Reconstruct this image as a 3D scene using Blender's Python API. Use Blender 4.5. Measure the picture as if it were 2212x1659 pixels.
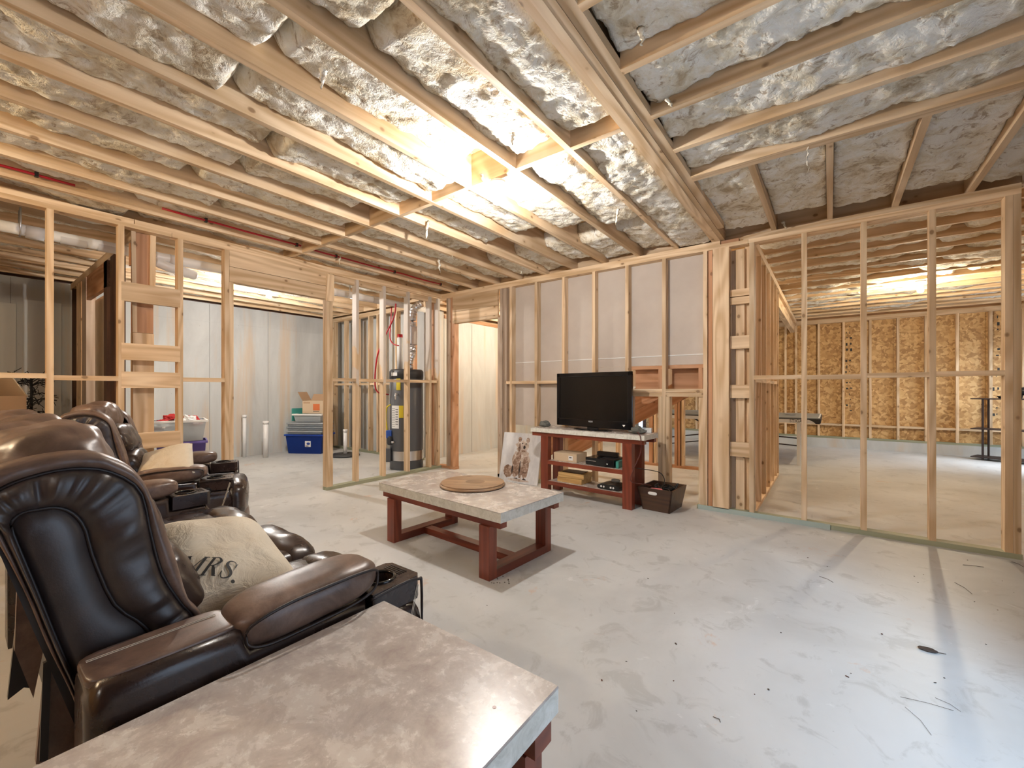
import bpy, bmesh, math, random
from mathutils import Vector, Matrix, noise
random.seed(7)
PI = math.pi
for _o in list(bpy.data.objects): bpy.data.objects.remove(_o, do_unlink=True)
SC = bpy.context.scene
COL = SC.collection
# ------------------------------------------------------------------ camera
F, YAW, CY, CAMH, CX = 912.14, 0.645724, 840.98, 1.20085, 1106.0
cam_d = bpy.data.cameras.new('camera'); cam = bpy.data.objects.new('camera', cam_d); COL.objects.link(cam)
cam.location = (0, 0, CAMH); cam.rotation_euler = (PI/2, 0, YAW)
cam_d.sensor_fit = 'HORIZONTAL'; cam_d.sensor_width = 36.0; cam_d.lens = 36.0*F/2212.0
cam_d.shift_y = (CY-829.5)/2212.0; cam_d.clip_start = 0.02; cam_d.clip_end = 60
SC.camera = cam
# ------------------------------------------------------------------ world, daylight, exposure
w = bpy.data.worlds.new('world'); SC.world = w; w.use_nodes = True
w.node_tree.nodes['Background'].inputs[0].default_value = (0.62, 0.78, 1.0, 1)
w.node_tree.nodes['Background'].inputs[1].default_value = 3.0
def area(name, loc, rot, sx, sy, power, col):
    d = bpy.data.lights.new(name, 'AREA'); d.shape = 'RECTANGLE'; d.size = sx; d.size_y = sy
    d.energy = power; d.color = col
    o = bpy.data.objects.new(name, d); o.location = loc; o.rotation_euler = rot; COL.objects.link(o); return o
# daylight falling in through the glazed door of the main room and the window of the far room (both in the right-hand walls)
def aim(o, tgt): o.rotation_euler = (Vector(tgt)-o.location).to_track_quat('-Z', 'Y').to_euler(); return o
aim(area('daylight_main', (2.35, -.55, 3.6), (0, 0, 0), 1.3, 1.3, 280, (0.46, 0.71, 1.0)), (.5, 2.05, .0))
aim(area('daylight_far', (4.4, 9.3, 3.0), (0, 0, 0), 2.2, 2.2, 300, (0.80, 0.90, 1.0)), (1.6, 10.1, .1))
SC.view_settings.view_transform = 'Standard'; SC.view_settings.look = 'None'
SC.view_settings.gamma = 1.0; SC.view_settings.use_curve_mapping = False
SC.view_settings.exposure = 0.0
# ------------------------------------------------------------------ pixel -> place helpers
_c, _s = math.cos(YAW), math.sin(YAW)
def ray(u, v):
    a = (u-CX)/F; return Vector((_c*a-_s, _s*a+_c, -(v-CY)/F))
def PZ(u, v, z): d = ray(u, v); t = (z-CAMH)/d.z; return Vector((d.x*t, d.y*t, z))
def PY(u, v, y): d = ray(u, v); t = y/d.y; return Vector((d.x*t, y, CAMH+d.z*t))
def PX(u, v, x): d = ray(u, v); t = x/d.x; return Vector((x, d.y*t, CAMH+d.z*t))
H = 2.657; YW = 4.529; XL = -4.764; YF = 11.0
# ------------------------------------------------------------------ materials
MATS = {}
class NT:
    def __init__(s, name):
        s.m = bpy.data.materials.new(name); s.m.use_nodes = True; s.t = s.m.node_tree
        s.b = s.t.nodes['Principled BSDF']; MATS[name] = s.m
    def n(s, typ, **kw):
        nd = s.t.nodes.new(typ)
        for k, v in kw.items(): setattr(nd, k, v)
        return nd
    def l(s, a, b): s.t.links.new(a, b)
    def set(s, **kw):
        for k, v in kw.items(): s.b.inputs[k.replace('_', ' ')].default_value = v
        return s
    def coords(s, scale=(1, 1, 1), rnd=True, loc=(0, 0, 0)):
        tc = s.n('ShaderNodeTexCoord'); mp = s.n('ShaderNodeMapping'); mp.inputs['Scale'].default_value = scale
        mp.inputs['Location'].default_value = loc
        src = tc.outputs['Object']
        if rnd:
            oi = s.n('ShaderNodeObjectInfo'); mu = s.n('ShaderNodeVectorMath', operation='SCALE')
            cb = s.n('ShaderNodeCombineXYZ')
            for i, k in enumerate((37.0, 11.3, 23.7)):
                mm = s.n('ShaderNodeMath', operation='MULTIPLY'); mm.inputs[1].default_value = k
                s.l(oi.outputs['Random'], mm.inputs[0]); s.l(mm.outputs[0], cb.inputs[i])
            ad = s.n('ShaderNodeVectorMath', operation='ADD'); s.l(src, ad.inputs[0]); s.l(cb.outputs[0], ad.inputs[1]); src = ad.outputs[0]
            s.t.nodes.remove(mu)
        s.l(src, mp.inputs['Vector']); return mp.outputs['Vector']
    def noise(s, vec, scale, detail=4, rough=.55, dist=0):
        nd = s.n('ShaderNodeTexNoise'); nd.inputs['Scale'].default_value = scale; nd.inputs['Detail'].default_value = detail
        nd.inputs['Roughness'].default_value = rough; nd.inputs['Distortion'].default_value = dist
        if vec: s.l(vec, nd.inputs['Vector'])
        return nd.outputs['Fac']
    def ramp(s, fac, stops, interp='LINEAR'):
        r = s.n('ShaderNodeValToRGB'); e = r.color_ramp.elements; r.color_ramp.interpolation = interp
        while len(e) < len(stops): e.new(0.5)
        for i, (p, c) in enumerate(stops):
            e[i].position = p; e[i].color = (*c, 1) if isinstance(c, tuple) else (c, c, c, 1)
        s.l(fac, r.inputs[0]); return r.outputs[0]
    def mix(s, fac, a, b, mode='MIX'):
        m = s.n('ShaderNodeMix'); m.data_type = 'RGBA'; m.blend_type = mode
        for v, i in ((fac, 0), (a, 6), (b, 7)):
            if hasattr(v, 'is_linked') or hasattr(v, 'links'): s.l(v, m.inputs[i])
            else: m.inputs[i].default_value = v if i == 0 else (*v, 1)
        return m.outputs[2]
    def bump(s, h, strength=.3, dist=.01):
        b = s.n('ShaderNodeBump'); b.inputs['Strength'].default_value = strength; b.inputs['Distance'].default_value = dist
        s.l(h, b.inputs['Height']); s.l(b.outputs[0], s.b.inputs['Normal'])
    def col(s, c): s.l(c, s.b.inputs['Base Color'])
def plain(name, c, rough=.5, metal=0, **kw):
    t = NT(name); t.set(Base_Color=(*c, 1), Roughness=rough, Metallic=metal, **kw); return t
def wood(name, light, dark, knot, grain=1.0, rough=.62, knots=True, var=.2, ring=.34, pale_top=False):
    t = NT(name); v = t.coords((1.3*grain, 26*grain, 26*grain)); n1 = t.noise(v, 1.0, 4, .55, .5)
    nl = t.noise(t.coords((.42, 4.2, 4.2)), 1.0, 1, .4, .25)
    sn = t.n('ShaderNodeMath', operation='MULTIPLY'); t.l(nl, sn.inputs[0]); sn.inputs[1].default_value = 62.0
    s2 = t.n('ShaderNodeMath', operation='SINE'); t.l(sn.outputs[0], s2.inputs[0])
    m1 = t.n('ShaderNodeMath', operation='MULTIPLY'); t.l(n1, m1.inputs[0]); m1.inputs[1].default_value = 1-ring
    mx = t.n('ShaderNodeMath', operation='MULTIPLY_ADD'); t.l(s2.outputs[0], mx.inputs[0]); mx.inputs[1].default_value = ring*.5; t.l(m1.outputs[0], mx.inputs[2])
    ad = t.n('ShaderNodeMath', operation='ADD'); t.l(mx.outputs[0], ad.inputs[0]); ad.inputs[1].default_value = ring*.5
    c = t.ramp(ad.outputs[0], [(.25, light), (.78, dark)])
    if knots:
        v3 = t.coords((5.5, 8, 8)); vo = t.n('ShaderNodeTexVoronoi'); vo.inputs['Scale'].default_value = 1.0; t.l(v3, vo.inputs['Vector'])
        k = t.ramp(vo.outputs['Distance'], [(.075, 1.0), (.125, 0.0)]); c = t.mix(k, c, knot)
        k = t.ramp(vo.outputs['Distance'], [(.10, .45), (.26, 0.0)]); c = t.mix(k, c, dark)
    if pale_top:
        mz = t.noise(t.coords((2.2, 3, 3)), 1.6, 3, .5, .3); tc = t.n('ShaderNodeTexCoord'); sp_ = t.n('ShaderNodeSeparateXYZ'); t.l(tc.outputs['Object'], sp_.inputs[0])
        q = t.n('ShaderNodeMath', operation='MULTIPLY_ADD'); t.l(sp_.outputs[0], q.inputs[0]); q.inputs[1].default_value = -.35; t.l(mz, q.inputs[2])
        c = t.mix(t.ramp(q.outputs[0], [(.56, 0.0), (.60, .85)]), c, (.66, .60, .54))  # whitish tone towards the upper end, edge broken up by noise
    oi = t.n('ShaderNodeObjectInfo'); hs = t.n('ShaderNodeHueSaturation'); mr = t.n('ShaderNodeMapRange')
    t.l(oi.outputs['Random'], mr.inputs['Value']); mr.inputs['To Min'].default_value = 1-var; mr.inputs['To Max'].default_value = 1+var*.5
    t.l(mr.outputs[0], hs.inputs['Value']); t.l(c, hs.inputs['Color']); t.col(hs.outputs[0])
    t.set(Roughness=rough); t.bump(ad.outputs[0], .10, .003); return t
wood('pine', (.86, .66, .44), (.58, .38, .20), (.13, .055, .022))
wood('pine_pale_top', (.82, .63, .42), (.57, .39, .22), (.17, .075, .03), pale_top=True)
wood('pine_grey', (.55, .43, .33), (.40, .29, .20), (.15, .08, .04))
wood('pine_red', (.62, .34, .19), (.45, .22, .10), (.16, .06, .03))
wood('treated', (.42, .43, .30), (.30, .31, .20), (.14, .12, .06), knots=False)
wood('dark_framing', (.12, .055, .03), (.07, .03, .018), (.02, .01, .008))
wood('cherry', (.25, .055, .026), (.14, .028, .014), (.05, .01, .01), grain=.8, rough=.32, knots=False, var=.1)
wood('espresso', (.085, .042, .022), (.045, .02, .012), (.01, .01, .01), rough=.38, knots=False, var=.1)
wood('barrel_dark', (.26, .16, .09), (.17, .095, .05), (.05, .03, .02), rough=.4, knots=False, var=.05)
wood('barrel_oak', (.42, .27, .155), (.22, .125, .065), (.10, .05, .02), rough=.35, knots=True, var=.1)
wood('game_box_wood', (.62, .40, .16), (.42, .24, .08), (.2, .1, .03), knots=False, var=.1)
# OSB: flakes
t = NT('osb'); v = t.coords((1, 1, 1), rnd=False); vo = t.n('ShaderNodeTexVoronoi'); vo.inputs['Scale'].default_value = 26; nz = t.n('ShaderNodeTexNoise'); nz.inputs['Scale'].default_value = 9
t.l(v, nz.inputs['Vector']); mm = t.n('ShaderNodeMix'); mm.data_type = 'VECTOR'; mm.inputs[0].default_value = .12; t.l(v, mm.inputs[4]); t.l(nz.outputs['Color'], mm.inputs[5]); t.l(mm.outputs[1], vo.inputs['Vector'])
sx = t.n('ShaderNodeSeparateColor'); t.l(vo.outputs['Color'], sx.inputs[0])
c = t.ramp(sx.outputs[0], [(0, (.36, .19, .065)), (.5, (.56, .33, .13)), (1, (.72, .48, .22))]); t.col(c); t.set(Roughness=.6); t.bump(sx.outputs[1], .25, .004)
# poured concrete floor, mottled with rusty and pale stains
t = NT('concrete_floor'); v = t.coords((1, 1, 1), rnd=False)
a = t.noise(v, .9, 6, .6, .4); c = t.ramp(a, [(.3, (.47, .475, .465)), (.52, (.585, .59, .58)), (.72, (.66, .665, .66))])
b2 = t.noise(v, 5.5, 6, .68, .9); k = t.ramp(b2, [(.36, 0.55), (.45, 0.0)]); c = t.mix(k, c, (.40, .40, .385))
b3 = t.noise(v, 3.6, 6, .7, 1.3); k = t.ramp(b3, [(.63, 0.0), (.70, .75)]); c = t.mix(k, c, (.74, .745, .74))
b4 = t.noise(t.coords((1, 1, 1), rnd=False, loc=(3.1, 9.2, 0)), 2.4, 6, .72, .5); k = t.ramp(b4, [(.64, 0.0), (.69, .55)]); c = t.mix(k, c, (.60, .40, .29))
b5 = t.noise(v, 70, 3, .6); k = t.ramp(b5, [(.70, 0.0), (.76, .5)]); c = t.mix(k, c, (.25, .24, .22)); t.col(c)
r = t.ramp(a, [(.3, .36), (.7, .52)]); t.l(r, t.b.inputs['Roughness']); t.bump(b2, .06, .004)
# foundation wall
t = NT('concrete_wall'); v = t.coords((1, 1, .25), rnd=False)
a = t.noise(v, 1.6, 7, .62, .6); c = t.ramp(a, [(.3, (.46, .465, .45)), (.7, (.66, .67, .65))])
b2 = t.noise(t.coords((1, 2.2, .16), rnd=False), 2.2, 5, .6, .2); k = t.ramp(b2, [(.52, 0.0), (.66, .75)]); c = t.mix(k, c, (.60, .47, .34))
b3 = t.noise(t.coords((1, 1, 1), rnd=False), 26, 4, .6); k = t.ramp(b3, [(.69, 0.0), (.75, .6)]); c = t.mix(k, c, (.28, .28, .26))
t.col(c); t.set(Roughness=.8); t.bump(a, .2, .01)
# mineral-fibre insulation
t = NT('insulation'); v = t.coords((1, 1, 1), rnd=False)
a = t.noise(v, 4.5, 5, .66, .8); c = t.ramp(a, [(.33, (.54, .43, .28)), (.45, (.82, .75, .60)), (.57, (.94, .91, .83))])
b = t.noise(v, 13, 5, .72, .9); k = t.ramp(b, [(.36, .75), (.455, 0.0)]); c = t.mix(k, c, (.40, .28, .16))
k = t.ramp(b, [(.58, 0.0), (.68, .7)]); c = t.mix(k, c, (.95, .93, .87)); t.col(c)
b2 = t.noise(v, 34, 3, .7, .6); mA = t.n('ShaderNodeMath', operation='ADD'); t.l(b, mA.inputs[0]); t.l(b2, mA.inputs[1]); t.bump(mA.outputs[0], .6, .02)
t.set(Roughness=.9); t.b.inputs['Specular IOR Level'].default_value = .12
# drywall backs
t = NT('drywall_back'); v = t.coords((1, 1, 1), rnd=False); a = t.noise(v, 2.5, 5, .6); t.col(t.ramp(a, [(.3, (.52, .455, .40)), (.7, (.60, .535, .475))])); t.set(Roughness=.85)
# leather, dark brown with rubbed pale brown
t = NT('leather'); v = t.coords((1, 1, 1), rnd=False); a = t.noise(v, 5, 6, .65, .6); c = t.ramp(a, [(.35, (.018, .010, .008)), (.62, (.040, .023, .018))])
b = t.noise(v, 2.3, 5, .6); k = t.ramp(b, [(.55, 0.0), (.75, .4)]); c = t.mix(k, c, (.085, .055, .042)); t.col(c)
bb = t.noise(v, 240, 3, .6); t.bump(bb, .10, .002); t.l(t.ramp(a, [(.3, .20), (.7, .33)]), t.b.inputs['Roughness'])
t = NT('leather_worn'); v = t.coords((1, 1, 1), rnd=False); a = t.noise(v, 6, 7, .68, .6); c = t.ramp(a, [(.33, (.075, .045, .033)), (.52, (.165, .105, .078)), (.68, (.25, .175, .135))]); t.col(c)
bb = t.noise(v, 200, 3, .6); t.bump(bb, .12, .002); t.set(Roughness=.36)
t = NT('leather_side'); v = t.coords((1, 1, 1), rnd=False); a = t.noise(v, 5, 6, .65, .6); t.col(t.ramp(a, [(.35, (.020, .013, .012)), (.65, (.045, .030, .026))])); bb = t.noise(v, 240, 3, .6); t.bump(bb, .10, .002); t.set(Roughness=.42); t.b.inputs['Specular IOR Level'].default_value = .75
plain('leather_black', (.012, .009, .009), .32); plain('leather_piping', (.02, .012, .010), .45); plain('stitch', (.62, .55, .45), .7)
# stone table tops
t = NT('travertine'); v = t.coords((1, 1, 1), rnd=False); a = t.noise(v, 10, 6, .72, .3); c = t.ramp(a, [(.36, (.40, .345, .315)), (.50, (.51, .46, .42)), (.62, (.61, .57, .525))])
b = t.noise(v, 55, 4, .72, .3); k = t.ramp(b, [(.56, 0.0), (.63, .6)]); m_ = t.ramp(a, [(.44, .15), (.56, 1.0)]); k = t.mix(1.0, k, m_, 'MULTIPLY'); c = t.mix(k, c, (.76, .74, .69)); t.col(c); t.l(t.ramp(a, [(.3, .20), (.7, .32)]), t.b.inputs['Roughness'])
t = NT('travertine_edge'); v = t.coords((1, 1, 1), rnd=False); a = t.noise(v, 22, 8, .7, 1.0); t.col(t.ramp(a, [(.34, (.56, .55, .48)), (.5, (.70, .69, .62)), (.66, (.82, .81, .75))])); t.set(Roughness=.6); t.bump(a, .5, .006)
t = NT('canvas_fabric'); v = t.coords(rnd=False); a = t.noise(v, 9, 4, .6); t.col(t.ramp(a, [(.3, (.66, .58, .45)), (.7, (.74, .67, .54))])); b = t.noise(v, 14, 5, .6, .8); t.bump(b, .55, .02); t.set(Roughness=.9)
t = NT('painting_ground'); v = t.coords((1, 1, .3), rnd=False); a = t.noise(v, 9, 5, .6); t.col(t.ramp(a, [(.35, (.62, .62, .64)), (.6, (.82, .82, .83))])); t.set(Roughness=.8)
t = NT('paint_brown'); v = t.coords(rnd=False); a = t.noise(v, 22, 5, .7, 1); t.col(t.ramp(a, [(.35, (.13, .075, .05)), (.5, (.32, .20, .14)), (.66, (.62, .50, .42))])); t.set(Roughness=.8)
t = NT('paint_wash'); v = t.coords(rnd=False); a = t.noise(v, 14, 5, .7, 1); t.col(t.ramp(a, [(.35, (.40, .28, .21)), (.55, (.66, .57, .50)), (.7, (.80, .78, .76))])); t.set(Roughness=.8)
plain('paint_dark', (.03, .022, .02), .8)
plain('pvc', (.80, .79, .78), .35); plain('pvc_label', (.62, .60, .58), .4); plain('pex_red', (.45, .01, .02), .4); plain('pex_white', (.8, .8, .78), .4)
plain('heater_grey', (.10, .105, .115), .38); plain('heater_dark', (.035, .036, .04), .45); plain('foil', (.72, .72, .73), .28, 1.0); plain('galv', (.62, .63, .65), .35, 1.0)
plain('label_white', (.80, .80, .78), .6); plain('label_yellow', (.70, .56, .03), .6); plain('ink', (.03, .03, .03), .7); plain('blue_plastic', (.01, .05, .33), .35); plain('blue_valve', (.03, .10, .45), .4)
plain('purple_plastic', (.13, .09, .33), .4); plain('grey_plastic', (.30, .32, .34), .35); plain('grey_lid', (.22, .25, .28), .3)
t = plain('clear_plastic', (.80, .84, .86), .22); t.set(Transmission_Weight=.55, Alpha=1.0)
plain('cardboard', (.46, .30, .18), .8); plain('cardboard_light', (.60, .46, .31), .8); plain('orange_print', (.62, .16, .05), .7); plain('green_plastic', (.05, .28, .24), .4)
plain('black_gloss', (.008, .008, .009), .12); plain('black_plastic', (.012, .012, .013), .38); plain('screen', (.006, .006, .006), .18); plain('grey_cloth', (.13, .135, .12), .9)
plain('white_plastic', (.82, .82, .80), .4); plain('red_cloth', (.42, .02, .02), .8); plain('pink_cloth', (.70, .18, .20), .8); plain('cable_brown', (.12, .035, .03), .5); plain('cable_black', (.012, .012, .012), .45)
plain('metal_dark', (.05, .035, .035), .5, .3); plain('table_green_grey', (.26, .29, .30), .4); plain('twig', (.06, .04, .03), .8); plain('black_leaf', (.012, .012, .014), .7); plain('leaf_dry', (.10, .045, .03), .8)
plain('porcelain', (.85, .85, .83), .3); plain('green_sill', (.40, .47, .42), .6); plain('teal_board', (.32, .42, .38), .7); plain('rubber', (.02, .02, .02), .6)
plain('concrete_seam', (.36, .36, .34), .9); plain('tan_light_board', (.60, .50, .37), .7); plain('render_pale', (.66, .66, .62), .8)
t = NT('glass'); t.set(Base_Color=(1, 1, 1, 1), Roughness=.0, Transmission_Weight=1.0, IOR=1.45)
def emis(name, c, s):
    t = NT(name); t.set(Base_Color=(*c, 1)); t.b.inputs['Emission Color'].default_value = (*c, 1); t.b.inputs['Emission Strength'].default_value = s
emis('bulb_white', (1, .95, .86), 60); emis('bulb_warm', (1, .78, .45), 40); emis('console_led', (1, 1, 1), 1.0)
# ------------------------------------------------------------------ object helpers
def mesh_from(bm, name, smooth=False):
    bmesh.ops.recalc_face_normals(bm, faces=bm.faces)
    me = bpy.data.meshes.new(name); bm.to_mesh(me); bm.free()
    if smooth:
        for p in me.polygons: p.use_smooth = True
    return me
def put(name, bm, mat, parent=None, smooth=False, label=None):
    me = mesh_from(bm, name, smooth) if isinstance(bm, bmesh.types.BMesh) else bm
    o = bpy.data.objects.new(name, me)
    if mat and not me.materials: me.materials.append(MATS[mat])
    COL.objects.link(o); o.parent = parent
    if label: o['label'] = label
    return o
def thing(name, label, cat, loc=(0, 0, 0), rz=0, group=None):
    o = bpy.data.objects.new(name, None); COL.objects.link(o); o.location = loc; o.rotation_euler = (0, 0, rz)
    o.empty_display_size = .1; o['label'] = label; o['category'] = cat
    if group: o['group'] = group
    return o
def tag(o, label, cat, group=None):
    o['label'] = label; o['category'] = cat
    if group: o['group'] = group
    return o
def struct(name, bm=None, mat=None, label=None):
    if bm is None:
        o = bpy.data.objects.new(name, None); COL.objects.link(o); o.empty_display_size = .1
    else: o = put(name, bm, mat)
    o['kind'] = 'structure'
    if label: o['label'] = label
    return o
def B(x0, x1, y0, y1, z0, z1, bev=0, seg=2, bm=None):
    own = bm is None; tmp = bmesh.new()
    r = bmesh.ops.create_cube(tmp, size=1, matrix=Matrix.Translation(((x0+x1)/2, (y0+y1)/2, (z0+z1)/2)) @ Matrix.Diagonal((abs(x1-x0), abs(y1-y0), abs(z1-z0), 1)))
    if bev: bmesh.ops.bevel(tmp, geom=list(tmp.edges), offset=bev, segments=seg, affect='EDGES', profile=.5)
    if own: return tmp
    join(bm, tmp); return bm
def join(bm, tmp, M=None):
    me = bpy.data.meshes.new('tmp'); tmp.to_mesh(me); tmp.free()
    if M: me.transform(M)
    bm.from_mesh(me); bpy.data.meshes.remove(me)
def CYL(p0, p1, r0, r1=None, seg=20, bm=None, caps=True):
    own = bm is None; bm = bm or bmesh.new(); r1 = r0 if r1 is None else r1
    p0, p1 = Vector(p0), Vector(p1); d = p1-p0; q = d.to_track_quat('Z', 'Y').to_matrix().to_4x4()
    bmesh.ops.create_cone(bm, cap_ends=caps, segments=seg, radius1=r0, radius2=r1, depth=d.length, matrix=Matrix.Translation((p0+p1)/2) @ q)
    return bm
def spline(pts, n, closed=False):
    pts = [Vector(p) for p in pts]; out = []; m = len(pts); segs = m if closed else m-1
    for i in range(segs):
        if closed: a, b, c, d = pts[(i-1) % m], pts[i], pts[(i+1) % m], pts[(i+2) % m]
        else: a, b, c, d = pts[max(i-1, 0)], pts[i], pts[i+1], pts[min(i+2, m-1)]
        for k in range(n):
            t = k/n; out.append(.5*((2*b)+(c-a)*t+(2*a-5*b+4*c-d)*t*t+(3*b-a-3*c+d)*t**3))
    if not closed: out.append(pts[-1])
    return out
def TUBE(pts, r, seg=8, bm=None, closed=False):
    bm = bm or bmesh.new(); pts = [Vector(p) for p in pts]; rings = []; n = len(pts); up = Vector((0, 0, 1))
    for i, p in enumerate(pts):
        t = (pts[(i+1) % n]-pts[i-1]) if closed else (pts[min(i+1, n-1)]-pts[max(i-1, 0)])
        t.normalize(); a = t.cross(up)
        if a.length < 1e-3: a = t.cross(Vector((1, 0, 0)))
        a.normalize(); b = t.cross(a); rr = r[i] if isinstance(r, (list, tuple)) else r
        rings.append([bm.verts.new(p+a*rr*math.cos(2*PI*k/seg)+b*rr*math.sin(2*PI*k/seg)) for k in range(seg)])
    for i in range(n if closed else n-1):
        A, Bq = rings[i], rings[(i+1) % n]
        for k in range(seg): bm.faces.new((A[k], A[(k+1) % seg], Bq[(k+1) % seg], Bq[k]))
    if not closed:
        bm.faces.new(rings[0][::-1]); bm.faces.new(rings[-1])
    return bm
def LATHE(prof, loc=(0, 0, 0), seg=24, bm=None):
    bm = bm or bmesh.new(); rings = []; loc = Vector(loc)
    for r, z in prof: rings.append([bm.verts.new(loc+Vector((r*math.cos(2*PI*k/seg), r*math.sin(2*PI*k/seg), z))) for k in range(seg)])
    for i in range(len(rings)-1):
        for k in range(seg): bm.faces.new((rings[i][k], rings[i][(k+1) % seg], rings[i+1][(k+1) % seg], rings[i+1][k]))
    bm.faces.new(rings[0][::-1]); bm.faces.new(rings[-1]); return bm
def PUFF(center, half, p=4, n=12, M=None, wr=0, wf=14, groove=None, bm=None):
    """rounded cushion: cube mapped to a p-norm ball, optional wrinkles"""
    bm = bm or bmesh.new(); tmp = bmesh.new(); bmesh.ops.create_cube(tmp, size=2)
    bmesh.ops.subdivide_edges(tmp, edges=list(tmp.edges), cuts=n, use_grid_fill=True)
    for v in tmp.verts:
        c = v.co; k = (abs(c.x)**p+abs(c.y)**p+abs(c.z)**p)**(1/p); q = c/k
        if groove: q = groove(q)
        co = Vector((q.x*half[0], q.y*half[1], q.z*half[2]))
        if wr:
            nn = q.normalized(); co += nn*wr*(noise.noise(co*wf+Vector(center)*3)+.5*noise.noise(co*wf*2.3))
        v.co = co
    join(bm, tmp, Matrix.Translation(center) @ (M.to_4x4() if M else Matrix.Identity(4))); return bm
def POLY(pts, d, bm=None):
    """prism: list of 3d points (planar), extruded by vector d"""
    bm = bm or bmesh.new(); d = Vector(d); a = [bm.verts.new(p) for p in pts]; b = [bm.verts.new(Vector(p)+d) for p in pts]; n = len(a)
    bm.faces.new(a); bm.faces.new(b[::-1])
    for i in range(n): bm.faces.new((a[i], b[i], b[(i+1) % n], a[(i+1) % n]))
    return bm
_LM = {}
def lumber(name, x0, x1, y0, y1, z0, z1, parent, mat='pine', axis=None):
    """a board: its mesh lies along local X so that the grain runs along its length"""
    d = (x1-x0, y1-y0, z1-z0); axis = axis or 'xyz'[max(range(3), key=lambda i: d[i])]
    L, W, T = {'x': (d[0], d[1], d[2]), 'y': (d[1], d[0], d[2]), 'z': (d[2], d[1], d[0])}[axis]
    key = (round(L, 3), round(W, 3), round(T, 3), mat)
    if key not in _LM:
        me = mesh_from(B(-L/2, L/2, -W/2, W/2, -T/2, T/2), name); me.materials.append(MATS[mat]); _LM[key] = me
    o = bpy.data.objects.new(name, _LM[key]); COL.objects.link(o); o.parent = parent
    o.location = ((x0+x1)/2, (y0+y1)/2, (z0+z1)/2)
    o.rotation_euler = {'x': (0, 0, 0), 'y': (0, 0, PI/2), 'z': (0, PI/2, 0)}[axis]
    return o
def plank(name, p0, p1, w, t, parent, mat='pine', up=(0, 0, 1)):
    """board between two points, w = width along `up`, t = thickness"""
    p0, p1, up = Vector(p0), Vector(p1), Vector(up); d = p1-p0; L = d.length; x = d/L; y = up.cross(x).normalized(); z = x.cross(y)
    me = mesh_from(B(-L/2, L/2, -t/2, t/2, -w/2, w/2), name); me.materials.append(MATS[mat])
    o = bpy.data.objects.new(name, me); COL.objects.link(o); o.parent = parent
    M = Matrix((x, y, z)).transposed().to_4x4(); M.translation = (p0+p1)/2; o.matrix_local = M; return o
def TXT(name, text, size, M, mat, parent, ext=.0006):
    cu = bpy.data.curves.new(name, 'FONT'); cu.body = text; cu.size = size; cu.extrude = ext; cu.align_x = 'CENTER'; cu.align_y = 'CENTER'; cu.resolution_u = 3
    tmp = bpy.data.objects.new('tmp', cu); COL.objects.link(tmp); bpy.context.view_layer.update()
    me = bpy.data.meshes.new_from_object(tmp.evaluated_get(bpy.context.evaluated_depsgraph_get())); bpy.data.objects.remove(tmp)
    me.transform(M); me.materials.clear(); me.materials.append(MATS[mat]); o = bpy.data.objects.new(name, me); COL.objects.link(o); o.parent = parent; return o
def frame(o, x, y):
    x = Vector(x).normalized(); y = Vector(y); z = x.cross(y).normalized(); y = z.cross(x); M = Matrix((x, y, z)).transposed().to_4x4(); M.translation = Vector(o); return M
# =================================================================== STRUCTURE
T2 = .038; D4 = .089
floor = struct('floor', B(-9.2, 3.4, -3.3, 11.4, -.12, 0), 'concrete_floor', 'grey stained concrete slab floor')
ceiling = struct('ceiling', B(-9.2, 3.0, 4.64, 11.4, H+.236, H+.262, bm=B(-9.2, 1.2, -3.3, 4.64, H+.236, H+.262)), 'osb', 'open joist ceiling with insulation batts')
# ---- joists of the main room and utility area, running along Y
JX = [-1.25-.4064*k for k in range(0, 18)]
for i, x in enumerate(JX):
    lumber('joist', x-T2, x, -3.2, 4.62, H, H+.235, ceiling, 'pine')
beam = struct('trim_1', None, None, 'flush ceiling beam of laminated boards')
for i in range(3): lumber('beam_ply', -.935+.038*i, -.935+.038*(i+1), -3.2, 4.6, H-.002*(i == 1), H+.235, beam, 'pine')
lumber('ledger', -.82, -.765, -3.2, 4.2, H+.004, H+.05, beam, 'pine')
# blocking row between the joists
BY = 2.262
for i in range(9):
    x1 = JX[i]-T2; x0 = JX[i+1]
    lumber('blocking', x0, x1, BY-.019+.01*(i % 2), BY+.019+.01*(i % 2), H+.003*(i % 3), H+.235, ceiling, 'pine')
lumber('blocking', JX[0], -.937, BY-.019, BY+.019, H, H+.235, ceiling, 'pine')
# joists right of the beam, along X
RY = [3.092-.4064*k for k in range(0, 15)]
for i, y in enumerate(RY):
    lumber('joist', -.765, 1.12, y-T2, y, H, H+.235, ceiling, 'pine')
lumber('joist', -.765, 1.12, RY[0]+.001, RY[0]+.001+T2, H, H+.235, ceiling, 'pine')
SX = [-.41, -.002, .415, .827]
for x in SX: lumber('joist', x-T2/2, x+T2/2, RY[0]+.04, 4.62, H, H+.235, ceiling, 'pine')
lumber('rim_joist', -8.3, 1.15, 4.622, 4.66, H, H+.235, ceiling, 'pine')
# ---- joists of the far room, along X
FY = [4.93+.4064*k for k in range(0, 15)]
for y in FY: lumber('joist', -.66 if y < 7.3 else -3.6, 2.95, y-T2, y, H+.004, H+.235, ceiling, 'pine')
for x in (-5.3, -4.9, -4.5, -4.09, -3.68): lumber('joist', x-T2, x, 4.67, 9.0, H-.1, H+.13, ceiling, 'pine')
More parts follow.
